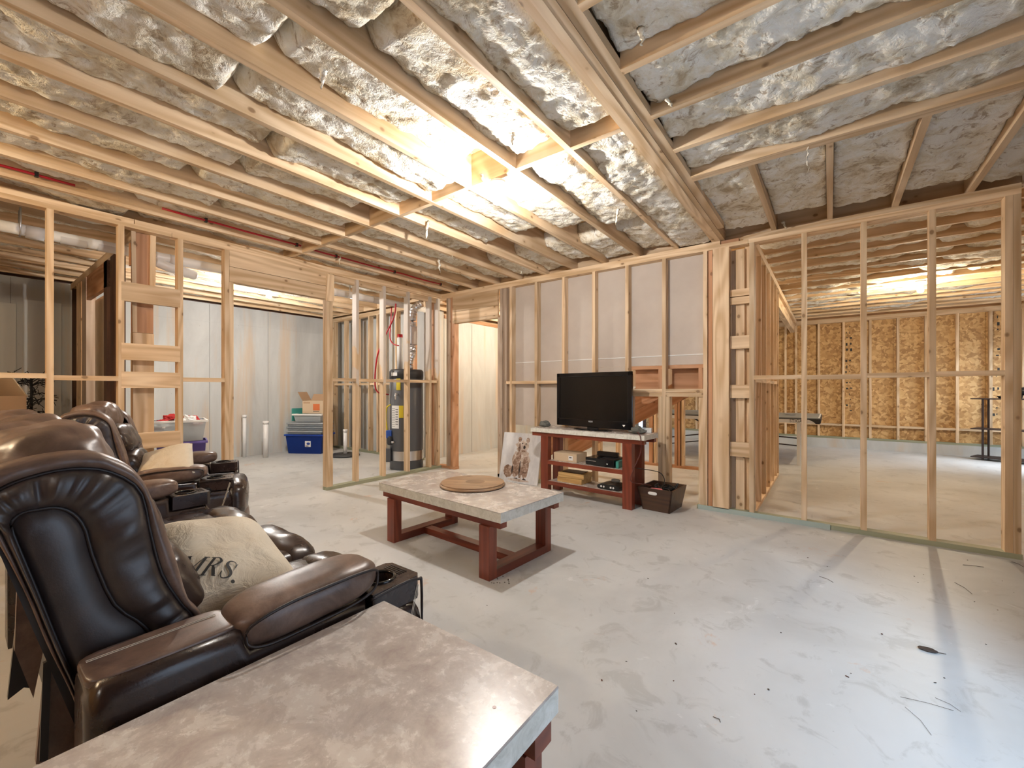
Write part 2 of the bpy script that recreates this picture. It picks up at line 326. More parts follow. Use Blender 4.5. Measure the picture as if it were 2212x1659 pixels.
# ---- insulation
def batt(axis, a0, a1, l0, l1, seed, low=.03, step=.018, rag=1.0, side=.03, zmin=-.02, endr=.08):
    bm = bmesh.new(); W = a1-a0; L = l1-l0; nu = max(7, int(W/step)); nv = max(4, int(L/step)); rows = []; NN = noise.noise
    off = Vector((seed*13.7, seed*5.1, seed*2.3))
    for j in range(nv+1):
        v = j/nv*L; row = []
        e1 = NN(Vector((v*2.6, 1.7, seed*3.1)))+.6*NN(Vector((v*9, 1.7, seed*3.1))); e2 = NN(Vector((v*2.6, 7.7, seed*3.1)))+.6*NN(Vector((v*9, 7.7, seed*3.1))); sg = NN(Vector((v*1.1, 3.3, seed*1.9)))
        endf = min(1, min(v, L-v)/.05)
        for i in range(nu+1):
            u = i/nu; x = (u-.5)*W; q = abs(2*u-1); p = Vector((x, v, 0))+off
            wx = .035*NN(p*6+Vector((9, 0, 0))); wy = .035*NN(p*6+Vector((0, 9, 0))); P = p+Vector((wx, wy, 0))
            r1 = 1-2*abs(NN(P*6)); r2 = 1-2*abs(NN(Vector((P.x*15, P.y*12, 3.3)))); r3 = 1-2*abs(NN(Vector((P.x*33, P.y*27, 7.1)))); f1 = NN(P*3.1)
            z = low+rag*(.040*sg+.024*f1-.014*r1-.011*r2-.009*r3)
            ed = (max(0, q-.62)/.38)**1.5; z += side*ed*(1.0+1.3*(e1 if u < .5 else e2))
            z += endr*(1-endf)
            z = max(zmin-.010*r2, min(.2, z))
            xx = max(-W/2, min(W/2, x+(wx*.5 if q < .9 else 0)))
            row.append(bm.verts.new(((a0+a1)/2+xx, l0+v, H+z) if axis == 'y' else (l0+v, (a0+a1)/2+xx, H+z)))
        rows.append(row)
    for j in range(nv):
        for i in range(nu): bm.faces.new((rows[j][i], rows[j][i+1], rows[j+1][i+1], rows[j+1][i]))
    # sides up to the subfloor
    per = [r[0] for r in rows]+rows[-1][1:]+[r[-1] for r in rows[::-1]][1:]+rows[0][::-1][1:-1]
    top = [bm.verts.new((v.co.x, v.co.y, H+.232)) for v in per]
    for k in range(len(per)): bm.faces.new((per[k], per[(k+1) % len(per)], top[(k+1) % len(per)], top[k]))
    return put('insulation_batt', bm, 'insulation', ceiling, smooth=True)
sd = 1
for i in range(9):
    a0, a1 = JX[i+1]+.002, JX[i]-T2-.002
    cuts = [-.9, BY-.03-.14*(i % 3 == 1), None, BY+.04+.02*(i % 3), 4.60-.12*(i % 4 == 2)]
    mid = .8+.9*random.random(); lo = .058+.025*random.random()+(.01 if i > 5 else 0)
    batt('y', a0, a1, cuts[0], mid, sd, lo); batt('y', a0, a1, mid+.01, cuts[1], sd+1, lo+.01)
    batt('y', a0, a1, cuts[3], 3.3+.5*random.random(), sd+2, lo+.005); batt('y', a0, a1, 3.85, cuts[4], sd+3, lo+.02); sd += 4
batt('y', JX[0]+.002, -.937, -.9, 2.20, sd, .03); batt('y', JX[0]+.002, -.937, 2.30, 4.58, sd+1, .04); sd += 2
for i in range(9):   # bays right of the beam
    a0, a1 = RY[i+1]+.002, RY[i]-T2-.002
    batt('x', a0, a1, -.764, 1.09, sd, .055+.02*random.random(), side=.025, endr=.012); sd += 1
xs = [-.82]+SX+[1.12]
for i in range(5):
    batt('y', xs[i]+.022, xs[i+1]-.022, RY[0]+.042, 4.50-.1*(i % 2), sd, .07, side=.02); sd += 1
for i in range(9, 17): # utility and storage
    batt('y', JX[i+1]+.002, JX[i]-T2-.002, -.5, 4.55, sd, .07, step=.045); sd += 1
for i in range(14):    # far room
    x0 = -.64 if FY[i] < 7.2 else -3.5; n = 2
    m = .5+random.random()
    batt('x', FY[i]+.002, FY[i+1]-T2-.002, x0, m, sd, .060, step=.04, rag=1.25, zmin=-.005); batt('x', FY[i]+.002, FY[i+1]-T2-.002, m+.05, 2.9, sd+1, .068, step=.04, rag=1.25, zmin=-.005); sd += 2
# torn tufts hanging from the batts
def tuft(p, L, wdt, seed, sway=(0, 0)):
    bm = bmesh.new(); n = 9; rr = []; pts = []
    for i in range(n+1):
        t = i/n; pts.append(Vector(p)+Vector((sway[0]*t+.012*noise.noise(Vector((t*4, seed, 0))), sway[1]*t+.012*noise.noise(Vector((t*4, 0, seed))), -L*t)))
        rr.append(max(.0015, wdt*(1-t)**.7*(.75+.5*noise.noise(Vector((t*6, seed, 3))))))
    TUBE(pts, rr, 7, bm)
    for v in bm.verts: v.co += Vector((1, 1, .4))*.008*noise.noise(v.co*60+Vector((seed, 0, 0)))
    put('insulation_tuft', bm, 'insulation', ceiling, smooth=True)
for k, (u, v, L, wd, zz) in enumerate([(925, 478, .15, .022, .03), (948, 560, .15, .022, .04), (975, 545, .09, .018, .04), (1335, 452, .12, .02, .02), (523, 392, .05, .008, .03), (1040, 375, .13, .015, .05), (700, 150, .08, .022, .03),
        (1385, 60, .06, .02, .03), (1440, 215, .05, .014, .02), (1110, 285, .06, .012, .02), (1745, 300, .20, .010, .05), (1690, 480, .06, .02, .05), (735, 555, .09, .014, .03), (1125, 585, .05, .010, .03), (880, 600, .06, .014, .04)]):
    tuft(PZ(u, v, H+zz), L, wd, k+1, (.03*(k % 3-1), .02*(k % 2)))
# ---- framing helpers
def studs_x(parent, xs, y0, y1, z0, z1, mat='pine'):
    for x in xs: lumber('stud', x, x+T2, y0, y1, z0, z1, parent, mat)
def studs_y(parent, ys, x0, x1, z0, z1, mat='pine'):
    for y in ys: lumber('stud', x0, x1, y, y+T2, z0, z1, parent, mat)
PT = H-.076
# ---- left framed wall
wl = struct('wall_left', None, None, 'open stud wall with a wide cased opening')
X0, X1 = XL-D4, XL
lumber('top_plate', X0, X1, -3.2, .94, PT+T2, H, wl); lumber('top_plate', X0, X1, .945, 4.53, PT+T2, H, wl)
lumber('top_plate', X0, X1, -3.2, 1.2, PT, PT+T2, wl); lumber('top_plate', X0, X1, 1.202, 4.53, PT, PT+T2, wl)
ly = [.435-.4064*k for k in range(9)]
studs_y(wl, ly, X0, X1, .038, PT); studs_y(wl, [.841, 1.247], X0, X1, .038, PT)
studs_y(wl, [1.62], X0, X1, .038, PT); lumber('stud', X0, X1, 1.659, 1.697, .038, 2.27, wl)
lumber('header', X1-T2, X1, 1.66, 2.70, 2.424, PT, wl); lumber('header', X1-T2, X1, 1.66, 2.675, 2.272, 2.420, wl); lumber('header', X0, X0+T2, 1.66, 2.675, 2.272, 2.58, wl)
lumber('stud', X0, X1, 2.677, 2.714, .038, 2.27, wl); lumber('stud', X0, X1, 2.716, 2.753, .038, PT, wl)
lumber('header_cap', X1+.001, X1+.012, 2.665, 2.762, 2.25, 2.57, wl)
for k, y in enumerate([3.065, 3.471, 3.878, 4.284]): lumber('stud', X0, X1, y, y+T2, .038, PT, wl, 'pine_pale_top')
lumber('stud', X0, X1, 4.455, 4.493, .038, PT, wl, 'pine_pale_top'); lumber('stud', X0-.06, X0, 4.43, 4.468, .038, PT, wl, 'pine_red')
lumber('top_board', X0+.012, X0+.05, 2.755, 4.45, 2.515, PT, wl)
lumber('sole_plate', X0, X1, -3.2, 1.70, 0, T2, wl, 'treated'); lumber('sole_plate', X0, X1, 2.675, 4.53, 0, T2, wl, 'treated')
ya = sorted(ly+[.841, 1.247, 1.62])
for i in range(len(ya)-1):
    if abs(ya[i]-.841) < .01: continue
    lumber('blocking', X0+.01, X1-.002, ya[i]+T2, ya[i+1], 1.272+.012*(i % 2), 1.31+.012*(i % 2), wl)
yb = [2.753-T2, 3.065, 3.471, 3.878, 4.284, 4.455]
for i in range(5): lumber('blocking', X0+.01, X1-.002, yb[i]+T2, yb[i+1], 1.298, 1.336, wl)
for z0, z1 in ((1.95, 2.112), (1.452, 1.594), (1.213, 1.352), (.684, .822)): lumber('ladder_board', X1-T2+.002, X1+.002, .86, 1.262, z0, z1, wl)
for z0 in (2.3,): lumber('blocking', X0-.14, X0-.1, .95, 1.10, z0, z0+.2, wl, 'pine_red')
lumber('post', X0-.10, X0-.02, .955, 1.10, 0, 1.70, wl); lumber('post', X0-.10, X0-.02, .957, 1.095, 1.702, PT, wl, 'pine_red')
plank('post_strip', (X0-.012, .965, 1.7), (X0-.012, .955, PT), .03, .02, wl, up=(0, 1, 0)); plank('post_strip', (X0-.012, 1.085, 2.0), (X0-.012, 1.09, PT), .04, .02, wl, up=(0, 1, 0))
# ---- storage partition behind it (runs along X)
ws = struct('wall_storage', None, None, 'shadowed stud partition with a doorway in the storage area')
YS = .98
def ux(u, y=YS): return PY(u, 841, y).x
lumber('top_plate', -8.3, -4.88, YS, YS+D4, 2.56, 2.64, ws)
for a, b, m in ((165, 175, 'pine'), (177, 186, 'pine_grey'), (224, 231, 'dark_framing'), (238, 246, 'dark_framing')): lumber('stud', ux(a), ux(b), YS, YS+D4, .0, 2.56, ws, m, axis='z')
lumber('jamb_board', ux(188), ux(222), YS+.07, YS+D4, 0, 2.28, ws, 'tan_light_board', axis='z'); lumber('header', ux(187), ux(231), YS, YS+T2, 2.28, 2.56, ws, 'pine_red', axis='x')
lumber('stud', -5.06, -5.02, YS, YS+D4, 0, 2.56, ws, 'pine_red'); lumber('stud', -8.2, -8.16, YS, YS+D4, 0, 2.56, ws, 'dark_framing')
lumber('sheathing', -8.3, ux(165)-.01, YS+D4, YS+D4+.012, 0, 2.6, ws, 'teal_board')
# ---- concrete foundation wall of the utility area
wf = struct('wall_foundation', B(-8.62, -8.376, -3.3, 5.25, 0, H-.004), 'concrete_wall', 'pale poured concrete foundation wall')
for y in (-.6, .45, 1.5, 2.62, 3.55): put('form_seam', B(-8.378, -8.370, y, y+.007, 0, H-.02), 'concrete_seam', wf)
put('form_seam', B(-8.378, -8.371, -3, 5, 2.34, 2.352), 'concrete_wall', wf)
lumber('sill_plate', -8.60, -8.42, -3.2, 4.62, H-.003, H+.035, wf, 'dark_framing')
# light patches of render on the storage wall
for y0, y1, z1 in ((-.05, .15, 2.36), (.33, .5, 2.3), (.56, .9, 2.37)): put('render_patch', B(-8.377, -8.366, y0, y1, 0, z1), 'render_pale', wf)
wb = struct('wall_utility_back', B(-8.4, -5.47, 5.02, 5.25, 0, H-.004), 'concrete_wall', 'concrete wall behind the utility studs')
wu = struct('wall_utility', None, None, 'open stud partition behind the water heater')
lumber('top_plate', -8.35, -4.86, 4.74, 4.74+D4, PT, H, wu); lumber('sole_plate', -8.35, -5.5, 4.74, 4.74+D4, 0, T2, wu, 'treated')
studs_x(wu, [-8.2+.4064*k for k in range(8)]+[-7.5, -6.72], 4.74, 4.74+D4, .038, PT)
for x in (-5.75, -5.65): lumber('stud', x, x+.07, 4.70, 4.74, .04, PT-.1, wu, 'pine_red')
for x0, x1 in ((-8.16, -7.79), (-7.76, -7.39), (-7.35, -6.98), (-6.94, -6.57), (-6.54, -6.17)): lumber('blocking', x0, x1, 4.75, 4.75+.08, 1.28, 1.318, wu)
# ---- hall beyond the doorway
wh = struct('wall_hall', B(-5.72, -5.47, 5.26, 9.0, 0, 2.46), 'concrete_wall', 'warm lit concrete wall seen through the doorway')
lumber('sill_plate', -5.70, -5.46, 5.26, 9.0, 2.462, 2.52, wh, 'pine_red')
put('form_seam', B(-5.472, -5.466, 5.98, 5.99, 0, 2.44), 'concrete_seam', wh)
whb = struct('wall_hall_end', B(-5.72, -3.4, 9.0, 9.2, 0, H), 'concrete_wall')
# ---- front framed wall (television wall)
wt = struct('wall_front', None, None, 'open stud wall backed with drywall, with a doorway')
Y0, Y1 = YW, YW+D4
lumber('top_plate', -4.853, -.86, Y0, Y1, PT+T2, H, wt); lumber('top_plate', -.66, 1.076, Y0, Y1, PT+T2, H, wt); lumber('top_plate', -.855, -.70, Y0+.01, Y1, PT+T2+.003, H-.004, wt, 'pine_red')
lumber('top_plate', -4.853, -.62, Y0, Y1, PT, PT+T2, wt); lumber('top_plate', -.618, 1.076, Y0, Y1, PT, PT+T2, wt)
K = [-.2033+.4064*k for k in range(-8, 3)]
studs_x(wt, [K[0], K[1], K[2], K[3], K[4]], Y0, Y1, .038, PT)
studs_x(wt, [K[5], K[6]], Y0, Y1, .038, PT); studs_x(wt, [K[7], K[8], K[9], K[10]], Y0, Y1, .038, PT)
lumber('stud', K[6]+T2+.004, K[6]+2*T2+.004, Y0+.02, Y1, .038, PT, wt, 'pine_red')
lumber('stud', .998, 1.036, Y0, Y1, .038, PT, wt); lumber('stud', 1.037, 1.075, Y0, Y1, .038, PT, wt)
lumber('sole_plate', -1.075, 1.08, Y0-.004, Y1, 0, T2, wt, 'treated'); lumber('sole_plate', -3.66, -1.86, Y0, Y1, 0, T2, wt, 'treated')
put('green_sill_strip', B(-1.06, .0, Y0-.012, Y0-.005, 0, .045), 'green_sill', wt)
# doorway
lumber('stud', -3.66, -3.622, Y0, Y1, 0, 2.19, wt, 'pine_grey'); lumber('stud', -3.62, -3.582, Y0, Y1, 0, PT, wt, 'pine_grey'); lumber('stud', -3.58, -3.52, Y0+.02, Y1, 0, PT, wt, 'pine_grey')
lumber('header', -4.53, -3.66, Y0, Y0+T2, 2.36, PT, wt, 'pine'); lumber('header', -4.53, -3.66, Y0, Y0+T2, 2.23, 2.357, wt, 'pine'); lumber('header_plate', -4.53, -3.66, Y0, Y1, 2.19, 2.228, wt)
lumber('stud', -4.53, -4.49, Y0-.0, Y1+.0, .04, 2.19, wt, 'pine_red'); lumber('stud', -4.572, -4.532, Y0, Y1, .04, PT, wt, 'pine_red'); lumber('stud', -4.66, -4.622, Y0, Y1, .04, PT, wt, 'pine_grey')
lumber('sole_plate', -4.85, -4.48, Y0-.005, Y1, 0, .039, wt, 'pine_red')
# centre post with ladder blocks
lumber('post', -.926, -.782, Y0-.012, Y0+.06, .038, PT, wt); lumber('post', -.926, -.782, Y0+.062, Y0+.13, .038, PT, wt)
lumber('post_backing', -.775, -.74, Y0+.085, Y0+.12, .038, PT-.02, wt, 'pine_grey'); lumber('post_backing', -.735, -.66, Y0+.075, Y0+.115, .038, PT-.02, wt)
for y0, y1 in ((624, 639), (641, 656), (725, 753), (831, 860), (956, 987)):
    lumber('ladder_block', -.778, -.612, Y0+.03, Y0+.068, PY(1600, y1, Y0+.03).z, PY(1600, y0, Y0+.03).z, wt, axis='x')
# blocking
for i, (a, b) in enumerate(((K[0], K[1]), (K[1], K[2]), (K[2], K[3]), (K[3], K[4]))): lumber('blocking', a+T2, b, Y0+.004, Y1, 1.272, 1.31, wt)
lumber('blocking', -3.52, K[0], Y0+.004, Y1, 1.272, 1.31, wt)
for a, b, z in ((K[7], K[8], 1.292), (K[8], K[9], 1.288), (K[9], K[10], 1.296), (K[10], 1.0, 1.30)): lumber('blocking', a+T2, b, Y0+.002, Y1-.002, z, z+T2, wt)
for a, b in ((K[4], K[5]), (K[5], K[6])):
    lumber('plate', a+T2, b, Y0, Y1, 1.167, 1.205, wt); lumber('plate', a+T2, b, Y0, Y1, 1.124, 1.163, wt)
    lumber('box_board', a+T2+.01, b-.01, Y1+.10, Y1+.12, 1.206, 1.44, wt, 'pine_red', axis='x'); lumber('box_board', a+T2, b, Y1, Y1+.12, 1.42, 1.458, wt, 'pine_red', axis='x')
    lumber('box_board', b-.06, b-.022, Y1-.02, Y1+.10, 1.206, 1.42, wt, 'pine_red', axis='z')
for x in (K[5]-.04, K[5]+T2+.002): lumber('jack_stud', x, x+T2, Y0, Y1, 0, 1.122, wt)
lumber('jack_stud', K[4]+T2+.002, K[4]+2*T2+.002, Y0, Y1, 0, 1.122, wt, 'pine_grey'); lumber('jack_stud', K[6]-.045, K[6]-.003, Y0+.01, Y1, 0, 1.122, wt)
# drywall backs between the studs, one sheet above the other
for i, (a, b) in enumerate(((-3.50, -2.24), (-2.236, -1.42), (-1.416, -.94))):
    zl = 1.46 if i == 2 else (1.46 if i == 1 else .72)
    put('drywall_sheet', B(a, b, Y1+.001, Y1+.014, 1.565, PT+.05), 'drywall_back', wt); put('drywall_sheet', B(a, b, Y1+.001, Y1+.014, zl, 1.556), 'drywall_back', wt)
    put('joint_tape', B(a, b, Y1-.004, Y1+.001, 1.556, 1.566), 'label_white', wt)
put('drywall_sheet', B(-2.236, -1.83, Y1+.001, Y1+.014, .72, 1.458), 'drywall_back', wt)
# ---- stair carcass behind
wst = struct('wall_stair', None, None, 'rough stair framing behind the television wall')
plank('stringer', (-3.4, 4.95, .25), (-1.55, 4.95, 1.25), .24, T2, wst, 'pine_red'); plank('stringer', (-3.3, 5.55, .2), (-1.4, 5.55, 1.25), .24, T2, wst, 'pine_red')
ysp = PZ(1480, 1013, 0).y
for a, b, m in ((1402, 1410, 'pine_red'), (1412, 1417, 'pine'), (1457, 1463, 'pine_red'), (1464, 1469, 'pine_red'), (1472, 1477, 'pine'), (1290, 1297, 'pine'), (1330, 1336, 'pine')): lumber('stud', ux(a, ysp), ux(b, ysp), ysp, ysp+D4, .04, 2.3, wst, m, axis='z')
lumber('sole_plate', -3.3, ux(1478, ysp)+.45, ysp, ysp+D4, 0, T2, wst, 'pine_red')
plank('brace', (ux(1374, 5.4), 5.4, .98), (ux(1410, 5.4), 5.4, 1.16), .09, T2, wst, 'pine_red')
put('drywall_sheet', B(-3.45, -.70, 6.98, 6.99, 1.25, H), 'drywall_back', wst)
# ---- side partition of the far room (runs along Y)
wp = struct('wall_side', None, None, 'short stud partition beside the far room')
XA, XB = -.66, -.571
studs_y(wp, [4.635+.4064*k for k in range(6)]+[6.90], XA, XB, T2, PT); lumber('sole_plate', XA, XB, 4.62, 6.94, 0, T2, wp, 'pine')
lumber('top_plate', XA, XB, 4.62, 10.95, PT, H, wp); lumber('girder', XA-.03, XA+.05, 6.96, 10.95, 2.43, PT, wp)
for k in range(5): lumber('blocking', XA, XB, 4.635+.4064*k+T2, 4.635+.4064*(k+1), 1.27, 1.308, wp)
# ---- far exterior wall: concrete stem, studs, OSB sheets
wfr = struct('wall_far', B(-5.4, 3.1, YF-.03, YF+.25, 0, .185), 'concrete_wall', 'far stud wall sheathed with OSB on a low concrete stem')
FX = [-1.43, -1.02, -.80, -.61, -.21, .2, .62, 1.03, 1.42, 1.83, 2.24, 2.62]
studs_x(wfr, FX+[-3.05, -2.64, -2.24, -1.83], YF, YF+D4, .225, 2.58); lumber('sole_plate', -3.5, 2.9, YF, YF+D4, .186, .224, wfr, 'treated'); lumber('top_plate', -3.5, 2.9, YF, YF+D4, 2.58, 2.66, wfr)
for i in range(len(FX)-1): lumber('blocking', FX[i]+T2, FX[i+1], YF+.01, YF+D4, .45, .488, wfr)
for k in range(6): put('osb_sheet', B(-3.9+1.222*k, -3.9+1.222*k+1.218, YF+.09, YF+.102, .19, 2.66), 'osb', wfr)
put('gap_backing', B(-4.0, 3.1, YF+.104, YF+.12, .15, H+.23), 'dark_framing', wfr)  # dark sheet added to block the sky between the OSB sheets
for u in (1826, 2140):   # vertical ink stamps on the sheets
    x = PY(u, 841, YF+.09).x
    for r in range(2):
        for k in range(16):
            if random.random() < .75:
                z = 2.5-.115*k; hh = .015+.05*random.random(); xo = .02*random.random(); put('ink_mark', B(x+.06*r+xo, x+.06*r+.008+.03*random.random()+xo, YF+.0885, YF+.0895, z-hh, z), 'ink', wfr)
wfx = struct('wall_far_right', None, None, 'right wall of the far room with a window')
for nm, (y0, y1, z0, z1) in enumerate(((4.5, 9.1, 0, H), (10.7, 11.1, 0, H), (9.1, 10.7, 0, .3), (9.1, 10.7, 2.15, H))): put('osb_sheet', B(2.92, 2.96, y0, y1, z0, z1), 'osb', wfx)
struct('wall_far_front', B(1.125, 2.95, 4.60, 4.66, 0, H), 'osb')
win = struct('window_1', None, None, 'window of the far room')
for (y0, y1, z0, z1) in ((9.1, 9.15, .3, 2.15), (10.65, 10.7, .3, 2.15), (9.1, 10.7, .3, .35), (9.1, 10.7, 2.1, 2.15), (9.88, 9.92, .3, 2.15)): put('window_frame', B(2.91, 2.97, y0, y1, z0, z1), 'white_plastic', win)
# ---- right wall of the main room with its glazed door, and the wall behind the camera
wr = struct('wall_right', None, None, 'dark boarded wall on the right')
for (y0, y1, z0, z1) in ((-3.2, .5, 0, H), (1.95, 4.6, 0, H), (.5, 1.95, 2.1, H)): put('board_panel', B(1.12, 1.16, y0, y1, z0, z1), 'dark_framing', wr)
for z in (.35, 1.05, 1.6): lumber('blocking', 1.085, 1.12, 4.30, 4.50, z, z+.09, wr, 'dark_framing', axis='y')
dr = struct('door_1', None, None, 'glazed door letting in daylight')
for (y0, y1, z0, z1) in ((.5, .56, 0, 2.1), (1.89, 1.95, 0, 2.1), (.5, 1.95, 2.04, 2.1), (.5, 1.95, 0, .06)): put('door_frame', B(1.115, 1.165, y0, y1, z0, z1), 'white_plastic', dr)
wre = struct('wall_rear', B(-9.0, 1.2, -3.35, -3.2, 0, H), 'osb')
# rim boards closing the joist bays at the outer walls
for (a, b, c, d, ax) in ((-8.62, -8.58, -3.3, 5.2, 'y'), (2.925, 2.96, 4.6, 11.2, 'y'), (1.125, 1.16, -3.3, 4.6, 'y'), (-5.7, -5.66, 5.2, 9.2, 'y')): lumber('rim_joist', a, b, c, d, H-.15 if a == -5.7 else H, H+.235, ceiling, 'pine', ax)
for (a, b, c, d) in ((-5.7, 3.1, YF+.06, YF+.1), (1.1, 2.95, 4.62, 4.66), (-8.6, 1.2, -3.3, -3.26), (-8.6, -5.47, 5.18, 5.22), (-5.7, -3.4, 9.1, 9.14)): lumber('rim_joist', a, b, c, d, H-.004, H+.235, ceiling, 'pine', 'x')
# =================================================================== LAMPS
def bulb(loc, strength, col, label, top, group=None):
    t = thing('light_bulb', label, 'light bulb', (loc[0], loc[1], top), 0, group)
    dz = loc[2]-top
    put('lamp_holder', LATHE([(.055, 0), (.057, -.012), (.045, -.03), (.026, -.045), (.024, dz+.045)], seg=20), 'porcelain', t, True)
    m = 'bulb_%d' % len(MATS); emis(m, col, strength)
    put('glass_bulb', LATHE([(.012, dz+.05), (.017, dz+.035), (.030, dz+.012), (.034, dz-.008), (.028, dz-.026), (.012, dz-.036), (.002, dz-.038)], seg=18), m, t, True)
    return t
WARM = (1, .80, .54); SOFT = (1, .965, .93)
bulb((-1.815, 2.247, 2.50), 2050, SOFT, 'glowing bare bulb in a white holder under the joist blocking above the coffee table', 2.62)
bulb((-6.22, 2.65, 2.50), 2500, SOFT, 'glowing bare bulb above the utility area, over the pale concrete floor', 2.655)
bulb((.965, 7.80, 2.53), 2000, (1, .86, .64), 'warm glowing bare bulb on the joists of the far room', 2.655)
bulb((-4.0, 6.3, 2.42), 2700, (1, .86, .66), 'bare bulb in the hall beyond the doorway', 2.555)
bulb((-3.3, -1.4, 2.50), 2300, WARM, 'warm bare bulb behind the brown reclining sofa', 2.655)
bulb((-.9, -1.9, 2.50), 800, SOFT, 'added unseen fill bulb on the joists behind the stone topped end table', 2.655)  # fill lamp added out of view behind the camera
bulb((-2.3, 5.5, 2.45), 500, WARM, 'bare bulb under the rough stairs', 2.60)
# =================================================================== RECLINERS
P0 = [(.41, .52), (.38, .635), (.35, .693), (.327, .802), (.292, .921), (.255, 1.013), (.202, 1.059), (.156, 1.072), (.089, 1.066), (.035, 1.045), (.015, 1.0), (.045, .93), (.084, .807), (.114, .689), (.146, .578), (.165, .50)]
P1 = [(.39, .52), (.357, .64), (.333, .685), (.297, .768), (.276, .871), (.258, .97), (.209, 1.02), (.156, 1.036), (.101, 1.031), (.055, 1.012), (.038, .985), (.058, .925), (.092, .807), (.122, .689), (.152, .578), (.170, .50)]
P2 = [(.30, .52), (.285, .61), (.262, .665), (.215, .73), (.182, .84), (.168, .91), (.150, .945), (.128, .961), (.105, .963), (.082, .961), (.068, .945), (.073, .915), (.100, .807), (.129, .689), (.158, .578), (.175, .50)]
P3 = [(.25, .52), (.235, .60), (.215, .65), (.175, .73), (.150, .83), (.142, .89), (.130, .92), (.118, .93), (.105, .932), (.096, .927), (.09, .912), (.096, .88), (.118, .80), (.143, .69), (.168, .59), (.185, .50)]
def sp(P): return [Vector((0, p.x, p.y)) for p in spline([(a, b, 0) for a, b in P], 8)]
C0, C1, C2, C3 = sp(P0), sp(P1), sp(P2), sp(P3)
def strip(rings, bm):
    V = [[bm.verts.new(p) for p in r] for r in rings]
    for a, b in zip(V, V[1:]):
        for k in range(len(a)-1): bm.faces.new((a[k], a[k+1], b[k+1], b[k]))
    return V
def lerp_ring(A, Bq, t, x, sg, xr, puck=0, seed=0):
    out = []
    for k, (a, b) in enumerate(zip(A, Bq)):
        p = a.lerp(b, t); d = x+(puck*noise.noise(Vector((k*.17, seed, .3)))+.6*puck*noise.noise(Vector((k*.42, seed, 4.3))) if puck else 0)
        out.append(Vector((xr+sg*d, p.y, p.z)))
    return out
def wing(root, xr, sg, seed):
    bm = bmesh.new()
    strip([lerp_ring(C0, C1, 1.0, -.095, sg, xr), lerp_ring(C0, C1, .45, -.092, sg, xr), lerp_ring(C0, C1, .1, -.07, sg, xr), lerp_ring(C0, C1, 0, -.042, sg, xr, .004, seed), lerp_ring(C0, C1, .12, -.016, sg, xr), lerp_ring(C0, C1, .45, 0, sg, xr, .004, seed), lerp_ring(C0, C1, .8, -.003, sg, xr), lerp_ring(C0, C1, 1, -.014, sg, xr)], bm)
    w_ = put('wing', bm, 'leather_worn', root, True)
    bm = bmesh.new(); V = strip([lerp_ring(C1, C2, 0, -.016, sg, xr)]+[lerp_ring(C1, C2, q, .018*math.sin(PI*q)**.6-.006, sg, xr, .020*math.sin(PI*q)**.7*(1.25-q), seed) for q in (.08, .18, .3, .42, .55, .7, .85)]+[lerp_ring(C1, C2, 1, -.014, sg, xr)], bm)
    put('gusset', bm, 'leather_side', root, True)
    bm = bmesh.new(); V = strip([lerp_ring(C1, C2, 1, -.014, sg, xr), lerp_ring(C2, C3, .3, -.004, sg, xr), lerp_ring(C2, C3, 1, .002, sg, xr)], bm); bm.faces.new(V[-1])
    put('side_panel', bm, 'leather_side', root, True)
    for C in (C1, C2): put('piping', TUBE([Vector((xr-sg*.011, p.y, p.z)) for p in C[::3]], .0042, 6), 'leather_piping', root, True)
def tiltM(a): return Matrix.Rotation(a, 3, 'X')
def seamx(q):   # pulled-in seam down the middle
    k = 1-.16*math.exp(-(q.x/.05)**2); return Vector((q.x, q.y*k, q.z*k))
def chan(q):
    k = 1-.10*math.exp(-((q.y-.15)/.05)**2)-.10*math.exp(-((q.y+.45)/.05)**2)-.07*math.exp(-(q.x/.045)**2); return Vector((q.x, q.y, q.z*k))
